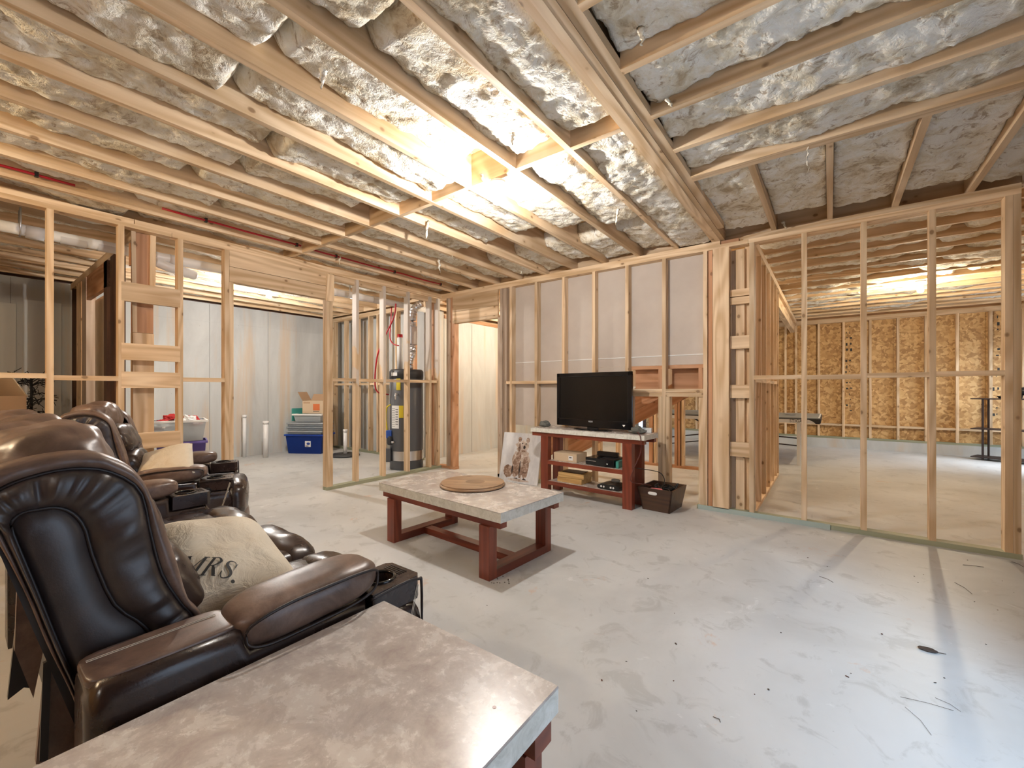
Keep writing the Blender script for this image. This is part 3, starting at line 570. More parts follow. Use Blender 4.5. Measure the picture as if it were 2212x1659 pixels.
def arm(root, xa, sg, seed):
    """xa = centre line, sg = +1 when the outer side faces +x"""
    hw = .0825; a = bmesh.new()
    POLY([(xa-hw, .15, .05), (xa-hw, .15, .635), (xa-hw, .165, .655), (xa-hw, .40, .65), (xa-hw, .42, .60), (xa-hw, .725, .595), (xa-hw, .73, .53), (xa-hw, .895, .53), (xa-hw, .915, .50), (xa-hw, .915, .05)], (2*hw, 0, 0), a)
    bmesh.ops.recalc_face_normals(a, faces=a.faces)
    bmesh.ops.bevel(a, geom=[e for e in a.edges if abs(e.verts[0].co.x-e.verts[1].co.x) < 1e-4 and min(e.verts[0].co.z, e.verts[1].co.z) > .4], offset=.032, segments=5, affect='EDGES', profile=.5, clamp_overlap=True)
    put('arm_body', a, 'leather', root, True)
    put('arm_cap', PUFF((xa-sg*.012, .277, .648), (.066, .128, .012), 6, 8), 'leather_worn', root, True)
    for dx in (.012, .018): put('stitching', TUBE([(xa-sg*(.05-dx), .16+.02*k, .6608) for k in range(12)], .0008, 4), 'stitch', root)
    pad = put('arm_pad', PUFF((xa, .58, .644), (.092, .195, .052), 3.4, 12, Matrix.Rotation(math.radians(3), 3, 'X'), .004, 9), 'leather_worn', root, True)
    loop = [(xa+sg*(.0895-.012*abs(math.cos(t))**6), .58+.176*math.copysign(abs(math.cos(t))**.62, math.cos(t)), .642+.041*math.copysign(abs(math.sin(t))**.62, math.sin(t))+.009*math.cos(t)) for t in [2*PI*k/48 for k in range(48)]]
    put('piping', TUBE(loop, .004, 6, closed=True), 'leather_piping', pad, True)
    # console top with a real cup well
    bm = bmesh.new(); cy, r, n = .818, .043, 32; z1, z0 = .602, .53; X0_, X1_, Yb, Yf = xa-hw, xa+hw, .735, .918
    tp, bt, cr, cb = [], [], [], []
    for k in range(n):
        t = 2*PI*k/n; dx, dy = math.cos(t), math.sin(t); m = min((X1_-xa)/abs(dx) if abs(dx) > 1e-6 else 9, ((Yf-cy) if dy > 0 else (cy-Yb))/abs(dy) if abs(dy) > 1e-6 else 9)
        tp.append(bm.verts.new((xa+dx*m*.985, cy+dy*m*.985, z1))); bt.append(bm.verts.new((xa+dx*m, cy+dy*m, z0))); cr.append(bm.verts.new((xa+dx*r, cy+dy*r, z1+.001))); cb.append(bm.verts.new((xa+dx*r*.9, cy+dy*r*.9, z0+.004)))
    for k in range(n):
        j = (k+1) % n
        bm.faces.new((tp[k], tp[j], cr[j], cr[k])); bm.faces.new((tp[k], bt[k], bt[j], tp[j])); bm.faces.new((cr[k], cr[j], cb[j], cb[k]))
    bm.faces.new(cb)
    cs = put('console', bm, 'leather', root)
    put('cup_ring', TUBE([(xa+.046*math.cos(t), cy+.046*math.sin(t), z1+.002) for t in [2*PI*k/32 for k in range(32)]], .0055, 8, closed=True), 'black_gloss', cs, True)
    for k in range(4): put('rib', TUBE([(xa-.05+.01*i, .872+.009*k, z1+.0015) for i in range(9)], .0022, 5), 'leather_piping', cs, True)
    put('edge_piping', TUBE(spline([(xa+sg*hw, .73, .592), (xa+sg*hw, .85, .598), (xa+sg*hw, .905, .590), (xa+sg*hw, .919, .56), (xa+sg*hw, .919, .3), (xa+sg*hw, .919, .06)], 6), .0045, 6), 'leather_piping', root, True)
    for d in (0, .008): put('stitching', TUBE([(xa+sg*(hw+.001), .900+d*.6-.085*t, .575-d*.3-.30*t) for t in [k/8 for k in range(9)]], .0013, 4), 'stitch', root)
    put('control_button', CYL((xa+sg*(hw-.002), .775, .53), (xa+sg*(hw+.006), .775, .53), .026, .022, 20), 'black_gloss', root, True)
def recliner(n, name, label, cat, loc, rz):
    root = thing(name, label, cat, loc, rz); sw, aw = .56, .165; Wt = n*sw+2*aw
    put('base', B(-Wt/2+.02, Wt/2-.02, .22, .86, .0, .30, .01), 'leather_black', root)
    for i in range(n):
        xc = -Wt/2+aw+sw*(i+.5)
        for sg in (1, -1): wing(root, xc+sg*(sw/2-.017), sg, i*7+sg*3+11)
        put('headrest', PUFF((xc, .142, 1.012), (.198, .105, .10), 3.2, 20, tiltM(math.radians(14)), .013, 11, seamx), 'leather_worn', root, True)
        put('back_cushion', PUFF((xc, .232, .855), (.195, .10, .105), 3.6, 12, tiltM(math.radians(24)), .010, 12, seamx), 'leather', root, True)
        put('lumbar_cushion', PUFF((xc, .315, .665), (.195, .10, .12), 3.6, 12, tiltM(math.radians(24)), .010, 12, seamx), 'leather', root, True)
        put('back_shell', POLY([(xc-sw/2+.04, .03, .985), (xc-sw/2+.04, .09, .985), (xc-sw/2+.04, .27, .44), (xc-sw/2+.04, .17, .44)], (sw-.08, 0, 0)), 'leather_black', root)
        put('seat_cushion', PUFF((xc, .645, .425), (.275, .315, .10), 4.5, 16, None, .008, 13, chan), 'leather', root, True)
        put('seat_front', PUFF((xc, .905, .40), (.270, .095, .14), 3.4, 12, None, .008, 13, seamx), 'leather', root, True)
        put('footrest', PUFF((xc, .93, .165), (.262, .075, .15), 4, 10, None, .006, 10), 'leather_worn', root, True)
    for sg in (1, -1): arm(root, sg*(Wt/2-aw/2), sg, sg*5+20)
    return root
sofa = recliner(3, 'reclining_sofa', 'brown leather three seat reclining sofa with cup holders, beside the stone topped end table', 'sofa', (-2.065, 0, 0), 0)
def rear(pts, x, d, mat):
    q = [PX(u, v, x) for u, v in pts]; put('rear_flap', POLY([(p.x+2.065, p.y, max(.005, p.z)) for p in q], (d, 0, 0)), mat, sofa)
rear([(75, 1640), (100, 1385), (135, 1395), (165, 1500), (175, 1640)], -1.33, .02, 'leather_worn'); rear([(15, 1505), (38, 1300), (75, 1290), (82, 1395), (70, 1480), (50, 1478)], -1.65, .02, 'leather_black'); rear([(30, 1400), (35, 1270), (75, 1340), (92, 1395), (70, 1500)], -1.50, .02, 'leather_worn'); rear([(84, 1640), (92, 1430), (110, 1420), (102, 1640)], -1.305, .01, 'leather_black')
recl = recliner(1, 'recliner', 'single brown leather recliner turned inward near the left stud wall', 'recliner', (-3.98, .46, 0), math.radians(-22))
# ---- scatter cushions
def cushion(name, label, A, Bp, C, th, mat, text=None, puck=.01):
    A, Bp, C = Vector(A), Vector(Bp), Vector(C); ex, ey = Bp-A, C-A; nrm = ex.cross(ey).normalized()
    if nrm.z < 0: nrm = -nrm
    def hgt(u, v):
        a, b = abs(2*u-1), abs(2*v-1); return th*(max(0, (1-a**2.6))*max(0, (1-b**2.6)))**.42+puck*noise.noise(Vector((u*5, v*5, 1.3)))*(1-max(a, b)**4)
    bm = bmesh.new(); n = 26
    def P(u, v, s):
        a, b = 2*u-1, 2*v-1; k1 = 1-.05*(1-b*b); k2 = 1-.05*(1-a*a)
        k1 = 1-.03*(1-abs(b)**2); k2 = 1-.03*(1-abs(a)**2)
        return A+ex*(.5+.5*a*k1)+ey*(.5+.5*b*k2)+nrm*s*hgt(u, v)
    for s in (1, -.8):
        V = [[bm.verts.new(P(i/n, j/n, s)) for i in range(n+1)] for j in range(n+1)]
        for j in range(n):
            for i in range(n): bm.faces.new((V[j][i], V[j][i+1], V[j+1][i+1], V[j+1][i]))
    bmesh.ops.remove_doubles(bm, verts=bm.verts, dist=.0008)
    base = (A+Bp+C+(Bp+C-A))/4
    o = put(name, bm, mat, None, True); tag(o, label, 'cushion')
    return o, A, ex, ey, nrm, hgt
o, A, ex, ey, nrm, hgt = cushion('throw_pillow', 'cream throw pillow printed with black letters, on the near seat of the reclining sofa', (-1.74, .36, .745), (-1.72, .675, .70), (-1.315, .35, .60), .095, 'canvas_fabric')
def on_plane(u, v):
    d = ray(u, v); O = Vector((0, 0, CAMH)); t = (A+nrm*.08-O).dot(nrm)/d.dot(nrm); return O+d*t
pr = on_plane(497, 1251); pl = on_plane(446, 1240); pu = on_plane(450, 1215); xd = (pr-pl); sz = xd.length
bm = bmesh.new()
def ribbon(pts, wd, ox, n=10):
    P = spline([(x+ox, y, 0) for x, y in pts], n) if len(pts) > 2 else [Vector((pts[0][0]+ox, pts[0][1], 0)).lerp(Vector((pts[1][0]+ox, pts[1][1], 0)), i/n) for i in range(n+1)]
    L = []
    for i, p in enumerate(P):
        t_ = (P[min(i+1, len(P)-1)]-P[max(i-1, 0)]).normalized(); nn = Vector((-t_.y, t_.x, 0)); q = i/(len(P)-1)*(len(wd)-1); k = min(int(q), len(wd)-2); w_ = wd[k]+(wd[k+1]-wd[k])*(q-k)
        L.append((bm.verts.new(p+nn*w_/2), bm.verts.new(p-nn*w_/2)))
    for a_, b_ in zip(L, L[1:]): bm.faces.new((a_[0], a_[1], b_[1], b_[0]))
TH, TK = .045, .13
def serif(x, y, ox, h=.13): ribbon([(x-h, y), (x+h, y)], [TH, TH], ox, 3)
def let_M(ox):
    ribbon([(.08, 0), (.08, .98)], [TH, TH], ox); ribbon([(.08, .98), (.42, .02)], [TK, TK], ox); ribbon([(.42, .02), (.76, .98)], [TH, TH], ox); ribbon([(.80, 0), (.80, .98)], [TK, TK], ox)
    for x, y in ((.08, .02), (.80, .02), (.05, .98), (.84, .98)): serif(x, y, ox)
def let_R(ox):
    ribbon([(.12, 0), (.12, 1)], [TK, TK], ox); serif(.12, .02, ox, .15); ribbon([(-.03, .98), (.2, .98)], [TH, TH], ox, 3); ribbon([(.12, .98), (.34, .97), (.50, .76), (.34, .54), (.12, .52)], [TH, .06, TK, .06, TH], ox); ribbon([(.28, .53), (.40, .33), (.58, .03)], [.08, TK, TK], ox); serif(.60, .02, ox, .08)
def let_S(ox):
    ribbon([(.45, .74), (.38, .93), (.24, .98), (.09, .90), (.07, .70), (.25, .54), (.43, .38), (.46, .18), (.30, .02), (.14, .04), (.05, .26)], [.03, TH, .05, .09, TK, TK+.02, TK, .09, .05, TH, .03], ox); ribbon([(.46, .70), (.45, .97)], [.05, .02], ox, 3); ribbon([(.04, .30), (.05, .02)], [.05, .02], ox, 3)
let_M(-2.12); let_R(-1.06); let_S(-.30)
ring = [bm.verts.new((.42+.085*math.cos(2*PI*k/14), .07+.085*math.sin(2*PI*k/14), 0)) for k in range(14)]; bm.faces.new(ring)
for v in bm.verts: v.co = v.co*sz*.95
xdn = xd.normalized(); ydn = (pu-pl); ydn = (ydn-xdn*ydn.dot(xdn)).normalized()
G = Matrix(((ex.dot(ex), ex.dot(ey)), (ex.dot(ey), ey.dot(ey)))).inverted()
for v in bm.verts:
    p = pr+xdn*v.co.x+ydn*v.co.y-xdn*sz*.28; q = p-A; uv = G @ Vector((q.dot(ex), q.dot(ey))); uu, vv = min(.97, max(.03, uv[0])), min(.97, max(.03, uv[1]))
    v.co = A+ex*uu+ey*vv+nrm*(hgt(uu, vv)+.004)
put('printed_letters', bm, 'ink', o)
cushion('throw_pillow', 'pale grey throw pillow with a corner pointing up, on the single recliner', (-3.90, .80, .72), (-3.62, 1.03, .82), (-3.57, .72, .56), .07, 'canvas_fabric')
# =================================================================== STONE TOPPED TABLES
def stone_top(root, x0, x1, y0, y1, z0, z1):
    put('table_top', B(x0, x1, y0, y1, z1-.006, z1, .002, 1), 'travertine', root); put('top_edge', B(x0+.001, x1-.001, y0+.001, y1-.001, z0, z1-.006), 'travertine_edge', root)
et = thing('end_table', 'stone topped end table beside the arm of the brown reclining sofa', 'end table', (-.745, .465, 0), 0)
stone_top(et, -.295, .295, -.40, .295, .53, .585)
for y in (-1, 1): lumber('apron', -.285, .285, y*.25-.03, y*.25+.03, .475, .529, et, 'cherry')
for x in (-1, 1):
    for y in (-1, 1): lumber('leg', x*.22-.045, x*.22+.045, y*.245-.03, y*.245+.03, 0, .474, et, 'cherry')
    lumber('rail', x*.22-.045, x*.22+.045, -.215, .215, .0, .05, et, 'cherry')
lumber('stretcher', -.175, .175, -.03, .03, .0, .05, et, 'cherry')
sp_ = PZ(1068, 1528, .585)-Vector((-.745, .465, 0)); put('rust_spot', CYL((sp_.x, sp_.y, .5851), (sp_.x, sp_.y, .5857), .004, None, 12), 'cherry', et)
ct = thing('coffee_table', 'stone topped coffee table with dark red wooden legs in the middle of the floor', 'coffee table', (-2.235, 2.385, 0), math.radians(-3.2))
stone_top(ct, -.66, .66, -.345, .345, .385, .45)
for y in (-1, 1): lumber('apron', -.635, .635, y*.29-.03, y*.29+.03, .34, .384, ct, 'cherry')
for x in (-1, 1):
    for y in (-1, 1): lumber('leg', x*.51-.045, x*.51+.045, y*.30-.035, y*.30+.035, 0, .339, ct, 'cherry')
    lumber('rail', x*.51-.045, x*.51+.045, -.265, .265, .0, .055, ct, 'cherry')
lumber('stretcher', -.465, .465, -.035, .035, .0, .05, ct, 'cherry')
# round barrel-head board
bb = thing('barrel_lid_board', 'round wooden serving board on the stone coffee table', 'serving board', PZ(1021, 1047, .455).to_tuple()[:2]+(.45,), .5)
R = .245
for k in range(5):
    y0, y1 = -R+2*R*k/5, -R+2*R*(k+1)/5-.0015; pts = []
    n = 10
    for i in range(n+1):
        y = y0+(y1-y0)*i/n; pts.append((math.sqrt(max(0, R*R-y*y)), y, .004))
    for i in range(n, -1, -1):
        y = y0+(y1-y0)*i/n; pts.append((-math.sqrt(max(0, R*R-y*y)), y, .004))
    bm = POLY(pts, (0, 0, .026)); put('stave', bm, 'barrel_oak', bb)
put('rim', TUBE([(R*math.cos(t), R*math.sin(t), .012) for t in [2*PI*k/64 for k in range(64)]], .009, 8, closed=True), 'barrel_oak', bb, True)
put('burned_emblem', CYL((.02, 0, .0302), (.02, 0, .0308), .075, None, 28), 'barrel_dark', bb)
# =================================================================== TELEVISION STAND AND WHAT IS ON IT
ts = thing('tv_stand', 'dark red wooden media stand with a pale stone top against the stud wall', 'media stand', (-2.12, 4.245, 0), math.radians(-3.6))
stone_top(ts, -.70, .70, -.175, .175, .703, .755)
for y in (-1, 1): lumber('apron', -.685, .685, y*.125-.03, y*.125+.03, .66, .702, ts, 'cherry')
for x in (-1, 1):
    for y in (-1, 1): lumber('leg', x*.51-.05, x*.51+.05, y*.12-.035, y*.12+.035, 0, .659, ts, 'cherry')
for z in (.385, .152):
    lumber('shelf', -.46, .46, -.15, .15, z-.03, z, ts, 'espresso'); lumber('shelf_edge', -.46, .46, -.158, -.15, z-.042, z+.002, ts, 'cherry')
    put('shelf_stone', B(-.455, .455, -.148, .148, z, z+.004), 'travertine', ts)
TSM = ts.matrix_basis.copy()
def on_stand(x, y, z): return (Matrix.Translation((-2.12, 4.245, 0)) @ Matrix.Rotation(math.radians(-3.6), 4, 'Z') @ Vector((x, y, z))).to_tuple()
tv = thing('television', 'black flat screen television on the stone topped media stand', 'television', (-2.082, 4.225, .755), math.radians(-8.3))
put('base_plate', LATHE([(.001, 0), (.2, 0), (.2, .006), (.17, .012), (.001, .013)], seg=40), 'black_gloss', tv).scale = (1.2, .55, 1)
put('neck', B(-.06, .06, -.01, .03, .012, .06), 'black_plastic', tv)
W2, z0, z1 = .486, .03, .63
put('cabinet', B(-W2+.02, W2-.02, .012, .06, z0+.02, z1-.02, .012), 'black_plastic', tv)
bz = bmesh.new()
for (a, b, c, d) in ((-W2, -W2+.045, z0, z1), (W2-.045, W2, z0, z1), (-W2, W2, z1-.045, z1), (-W2, W2, z0, z0+.085)): B(a, b, -.018, .012, c, d, .006, 2, bz)
bz_ = put('bezel', bz, 'black_gloss', tv); put('screen', B(-W2+.04, W2-.04, -.010, .004, z0+.08, z1-.04), 'screen', tv)
TXT('brand_mark', 'VIZIO', .022, frame((-.01, -.0195, z0+.062), (1, 0, 0), (0, 0, 1)), 'label_white', bz_)
put('logo_chevron', POLY([(W2-.105, -.0188, z0+.05), (W2-.07, -.0188, z0+.05), (W2-.0875, -.0188, z0+.028)], (0, -.001, 0)), 'label_white', bz_)
def cloth_lump(name, label, cat, loc, half, mat, seed, amp=.35):
    bm = bmesh.new(); bmesh.ops.create_icosphere(bm, subdivisions=4, radius=1)
    for v in bm.verts:
        n_ = noise.noise(v.co*1.6+Vector((seed, 0, 0)))+.5*noise.noise(v.co*3.7+Vector((0, seed, 0))); k = 1+amp*n_
        v.co = Vector((v.co.x*half[0]*k, v.co.y*half[1]*k, max(0, (v.co.z*.5+.5)*2*half[2]*k*(1-.25*abs(v.co.x))-.1*half[2])))
    o = put(name, bm, mat, None, True); o.location = loc; return tag(o, label, cat)
cloth_lump('crumpled_cloth', 'crumpled grey cloth bag left of the television base on the media stand', 'cloth', on_stand(-.60, -.02, .7555), (.075, .055, .035), 'grey_cloth', 3.1)
cloth_lump('crumpled_cloth', 'crumpled grey cloth with a cable beside the power outlet end of the media stand', 'cloth', on_stand(.58, -.06, .7555), (.085, .06, .036), 'grey_cloth', 8.4)
o = tag(put('power_strip', B(-.03, .03, -.02, .02, 0, .05, .004), 'label_white'), 'small white power adapter behind the crumpled grey cloth on the media stand', 'power adapter'); o.location = on_stand(.63, .10, .756)
cb = thing('cardboard_box', 'flat tan cardboard box with a white label on the upper shelf of the media stand', 'box', on_stand(-.255, 0, .3895), math.radians(-2))
put('carton', B(-.15, .15, -.115, .115, 0, .095, .002, 1), 'cardboard_light', cb); put('shipping_label', B(.045, .10, -.1156, -.1148, .02, .07), 'label_white', cb); put('barcode', B(.055, .085, -.1162, -.1156, .045, .055), 'ink', cb)
gc = thing('game_console', 'black rectangular game console on the upper shelf of the media stand', 'game console', on_stand(.19, .0, .3895), math.radians(-5))
put('case', B(-.17, .17, -.13, .13, .006, .082, .006), 'black_gloss', gc); put('vent_top', B(-.0, .165, -.12, .12, .0825, .085), 'black_plastic', gc); put('disc_slot', B(-.165, -.04, -.1315, -.130, .046, .051), 'foil', gc); put('power_mark', B(.085, .10, -.1315, -.130, .03, .04), 'label_white', gc)
g2 = tag(put('sensor_bar', B(-.12, .12, -.03, .03, 0, .05, .01), 'black_plastic'), 'black plastic accessory resting on top of the game console', 'accessory'); g2.location = on_stand(.20, .04, .3895+.0855)
gb = thing('green_case', 'slim green plastic game case beside the black game console', 'game case', on_stand(.375, -.03, .3895), math.radians(3)); put('sleeve', B(-.015, .015, -.09, .09, 0, .07, .002, 1), 'green_plastic', gb)
for k in range(2):
    w_ = thing('wooden_game_box', ['shallow wooden box at the bottom of the stack on the lower shelf', 'wooden box with a dark lid on top of another on the lower shelf'][k], 'wooden box', on_stand(-.20+.01*k, .0, .1565+.055*k), math.radians(-4+5*k))
    put('case', B(-.16, .16, -.11, .11, 0, .053, .002, 1), 'game_box_wood', w_)
    if k: put('lid', B(-.12, .12, -.08, .08, .053, .060), 'espresso', w_)
nc = thing('retro_game_console', 'small black game console with four round controller ports on the lower shelf', 'game console', on_stand(.285, -.04, .1565), math.radians(-4))
prof = spline([(-.12, 0, .012), (-.118, 0, .04), (-.06, 0, .060), (0, 0, .052), (.06, 0, .060), (.118, 0, .04), (.12, 0, .012)], 5)
put('case', POLY([(p.x, -.09, p.z) for p in prof]+[(.11, -.09, .006), (-.11, -.09, .006)], (0, .18, 0)), 'black_plastic', nc)
for i, x in enumerate((-.075, -.045, .035, .065)): put('port', CYL((x, -.0895, .028), (x, -.093, .028), .010, None, 16), 'white_plastic', nc)
for x in (-.09, .09):
    for y in (-.07, .07): put('foot', CYL((x, y, 0), (x, y, .012), .012, None, 12), 'rubber', nc)
gm = tag(put('game_controller', PUFF((0, 0, .02), (.05, .02, .02), 2.6, 8), 'grey_plastic', None, True), 'grey controller resting on top of the small black console', 'game controller'); gm.location = on_stand(.30, .02, .1565+.055)
# canvas painting leaning on the wall
cp0, cp1, cp2 = PY(1077, 1038, 4.33), PY(1160, 1048, 4.38), PY(1088, 933, 4.47)
cp0.z = cp1.z = 0.002; ex_ = cp1-cp0; ey_ = cp2-cp0; cw, ch = ex_.length, ey_.length
pa = thing('canvas_painting', 'white canvas painting of a sitting brown bear leaning beside the media stand', 'painting', cp0.to_tuple(), 0)
PM = frame((0, 0, 0), ex_, ey_); nz_ = -1 if (PM.to_3x3() @ Vector((0, 0, 1))).y > 0 else 1
def flat(pts, z, d, mat, name):
    bm = POLY([Vector((x*cw, y*ch, z*nz_)) for x, y in pts], (0, 0, d*nz_)); me = mesh_from(bm, name); me.transform(PM); me.materials.append(MATS[mat]); return put(name, me, None, pa)
flat([(0, 0), (1, 0), (1, 1), (0, 1)], -.02, .02, 'painting_ground', 'canvas')
def blob(cx, cy, rx, ry, seed, n=28, a=.12):
    return [(cx+rx*(1+a*noise.noise(Vector((math.cos(t)*2, math.sin(t)*2, seed))))*math.cos(t), cy+ry*(1+a*noise.noise(Vector((math.cos(t)*2, math.sin(t)*2, seed+5))))*math.sin(t)) for t in [2*PI*k/n for k in range(n)]]
BEAR = [('paint_wash', .53, .73, .165, .13, 1), ('paint_wash', .52, .40, .22, .27, 2), ('paint_brown', .23, .22, .13, .12, 3), ('paint_brown', .42, .30, .10, .20, 4), ('paint_brown', .66, .32, .085, .22, 5), ('paint_brown', .545, .22, .05, .12, 6),
        ('paint_wash', .60, .58, .12, .06, 7), ('paint_brown', .46, .52, .07, .09, 8), ('paint_brown', .45, .87, .045, .05, 9), ('paint_brown', .66, .86, .045, .05, 10), ('paint_dark', .585, .715, .03, .035, 11), ('paint_dark', .53, .79, .015, .015, 12), ('paint_dark', .62, .785, .015, .015, 13),
        ('paint_brown', .46, .70, .03, .09, 14), ('paint_brown', .58, .64, .07, .02, 15), ('paint_dark', .33, .26, .02, .08, 16), ('paint_dark', .52, .28, .014, .16, 17), ('paint_dark', .45, .08, .05, .018, 18), ('paint_dark', .66, .08, .05, .018, 19), ('paint_wash', .50, .055, .28, .025, 20)]
for i, (m, cx_, cy_, rx, ry, sd_) in enumerate(BEAR): flat(blob(cx_, cy_, rx, ry, sd_, a=.35), .0002+.0002*i, .0002, m, 'brush_stroke')
# basket crate with cables
bk = thing('storage_crate', 'dark wooden tapered crate of tangled black cables beside the media stand', 'crate', (-1.36, 4.335, 0), math.radians(-4))
def panel(a, b, c, d, n_, name, mat): put(name, POLY([a, b, c, d], n_), mat, bk)
b_, t_, hz = .135, .175, .225
bot = [(-b_, -.165, 0), (b_, -.165, 0), (b_, .165, 0), (-b_, .165, 0)]; top_ = [(-t_, -.2, hz), (t_, -.2, hz), (t_, .2, hz), (-t_, .2, hz)]
for k in range(4):
    j = (k+1) % 4; inn = [(0, .014, 0), (-.014, 0, 0), (0, -.014, 0), (.014, 0, 0)][k]; panel(bot[k], bot[j], top_[j], top_[k], inn, 'side_panel', 'espresso')
put('bottom', B(-b_, b_, -.165, .165, 0, .012), 'espresso', bk)
put('handle_slot', PUFF((-.02, -.197, .178), (.045, .006, .016), 3, 8), 'label_white', bk, True)
random.seed(11)
for k in range(12):
    c0 = Vector((random.uniform(-.08, .08), random.uniform(-.10, .10), .06+.012*k)); pts = []
    for i in range(9): pts.append(c0+Vector((random.uniform(-.07, .07), random.uniform(-.08, .08), random.uniform(-.04, .06))))
    for p in pts: p.x = max(-.11, min(.11, p.x)); p.y = max(-.14, min(.14, p.y)); p.z = max(.025, p.z)
    o = put('cable', TUBE(spline(pts, 4), .007, 6), 'cable_black', None, True); o.parent = None
    o.location = (-1.36, 4.335, 0); o.rotation_euler = (0, 0, math.radians(-4)); tag(o, 'tangled black cable heaped in the dark wooden crate', 'cable', 'cables in the crate')
o = put('folded_cloth', PUFF((0, 0, 0), (.06, .03, .012), 3, 8, None, .006, 20), 'pink_cloth', None, True); o.location = (-1.37, 4.19, .21); tag(o, 'pink cloth at the front rim of the cable crate', 'cloth')
pc = [on_stand(.60, -.12, .775), on_stand(.66, -.185, .75), on_stand(.67, -.19, .60), on_stand(.60, -.20, .42), on_stand(.58, -.21, .30), (-1.47, 4.18, .25), (-1.44, 4.24, .23)]
tag(put('loose_cable', TUBE(spline(pc, 6), .0045, 6), 'cable_brown', None, True), 'brown cord hanging from the grey cloth on the stand into the crate', 'cord')
pc = [on_stand(.45, .0, .397), on_stand(.60, .0, .395), (-1.42, 4.42, .34), (-1.37, 4.43, .28), (-1.36, 4.40, .22)]
tag(put('loose_cable', TUBE(spline(pc, 6), .0045, 6), 'cable_black', None, True), 'black cord looping from the upper shelf of the stand into the crate', 'cord')
# =================================================================== PIPES
pp = thing('drain_pipe', 'white plastic drain pipe hung under the joists behind the left stud wall', 'pipe', (-5.2, 0, 2.48))
put('pipe', CYL((0, -2.5, .01), (0, 4.6, 0), .045, None, 24), 'pvc', pp, True)
for y in (.36, 1.0, 1.29, 1.75, 2.95, 3.35): put('coupling', CYL((0, y, 0), (0, y+.10, 0), .052, None, 24), 'pvc', pp, True)
for y in (.05, .55, .78, 2.2, 3.05, 3.6): put('print_band', CYL((0, y, 0), (0, y+.16, 0), .0456, None, 24, caps=False), 'pvc_label', pp, True)
put('wye_branch', TUBE(spline([(0, 1.06, 0), (0, 1.16, -.035), (.0, 1.28, -.075), (-.03, 1.42, -.09), (-.10, 1.52, -.09)], 5), .046, 16), 'pvc', pp, True)
for y in (.33, 3.28): put('pipe_strap', TUBE([(-.05, y, .17), (-.048, y, .02), (-.03, y, -.037), (0, y, -.048), (.03, y, -.037), (.048, y, .02), (.05, y, .17)], .006, 6), 'galv', pp, True)
def pex(y0, y1, x, z, label, m='pex_red'):
    t = thing('water_line', label, 'pipe', (x, y0, z))
    n = int((y1-y0)/.25)+2; put('tube', TUBE([(.012*noise.noise(Vector((i*.7, x, 0))), (y1-y0)*i/n, .008*noise.noise(Vector((i*.5, 3, x)))) for i in range(n+1)], .0095, 8), m, t, True)
    for k in range(int((y1-y0)/.8)+1):
        y = .3+.8*k
        if y < y1-y0: put('pipe_clip', B(-.014, .014, y, y+.02, -.014, .02), 'rubber', t)
pex(.05, .55, -4.466, 2.71, 'short red water line clipped beside a joist over the storage doorway end of the left stud wall')
pex(1.05, 2.20, -4.43, 2.70, 'red water line clipped in a joist bay above the wide opening of the left stud wall')
pex(2.30, 4.2, -4.45, 2.70, 'red water line in a joist bay above the water heater wall')
for i, (u, v, y, h_, r_, lab) in enumerate(((528, 985, None, .74, .030, 'thin white stub pipe rising from the floor by the concrete wall'), (574, 988, None, .63, .042, 'thick white capped stub pipe rising from the floor by the concrete wall'), (746, 985, None, .47, .034, 'white stub pipe rising from a black floor ring inside the utility studs'))):
    p = PZ(u, v, 0)
    if i == 0: p.x = -8.28; p.y = PX(528, 900, -8.28).y
    t = thing('stub_pipe', lab, 'pipe', p.to_tuple()); put('pipe', CYL((0, 0, 0), (0, 0, h_), r_, None, 20), 'pvc', t, True); put('cap', CYL((0, 0, h_-.04), (0, 0, h_+.01), r_+.006, None, 20), 'pvc', t, True)
    if i == 2: put('floor_ring', LATHE([(.05, 0), (.24, 0), (.25, .02), (.22, .045), (.07, .05), (.05, .04)], seg=32), 'heater_dark', t, True)
# =================================================================== WATER HEATER
wh_ = thing('water_heater', 'tall grey cylindrical water heater behind the open studs', 'water heater', (-5.19, 4.20, 0))
R = .25
put('tank', LATHE([(R-.01, 0), (R, .01), (R, 1.37), (R-.004, 1.375)], seg=40), 'heater_grey', wh_, True)
put('top_cap', LATHE([(R+.004, 1.36), (R+.006, 1.47), (R-.02, 1.50), (.02, 1.51)], seg=40), 'heater_dark', wh_, True)
put('lower_band', CYL((0, 0, .14), (0, 0, .28), R+.002, None, 40, caps=False), 'foil', wh_, True)
def on_tank(a0, a1, z0, z1, mat, name, dr=.003):
    bm = bmesh.new(); n = 8; A_ = [[bm.verts.new(((R+dr)*math.cos(a0+(a1-a0)*i/n), (R+dr)*math.sin(a0+(a1-a0)*i/n), z)) for i in range(n+1)] for z in (z0, z1)]
    for i in range(n): bm.faces.new((A_[0][i], A_[0][i+1], A_[1][i+1], A_[1][i]))
    return put(name, bm, mat, wh_, True)
ac = math.atan2(-4.2, 5.19)   # direction towards the room
on_tank(ac-1.0, ac-.45, .62, .96, 'label_white', 'rating_label')
for k in range(11): on_tank(ac-.97, ac-.72, .65+.026*k, .655+.026*k, 'ink', 'print_line', .004)
for k in range(7): on_tank(ac-.68, ac-.50, .68+.036*k, .69+.036*k, 'ink', 'print_line', .004)
on_tank(ac-.45, ac-.18, .78, .96, 'label_yellow', 'warning_label'); on_tank(ac-.62, ac-.35, 1.19, 1.40, 'label_yellow', 'guide_label')
on_tank(ac-1.0, ac-.55, 1.40, 1.45, 'label_white', 'top_label', .009)
def heat(a, r, z): return (r*math.cos(a), r*math.sin(a), z)
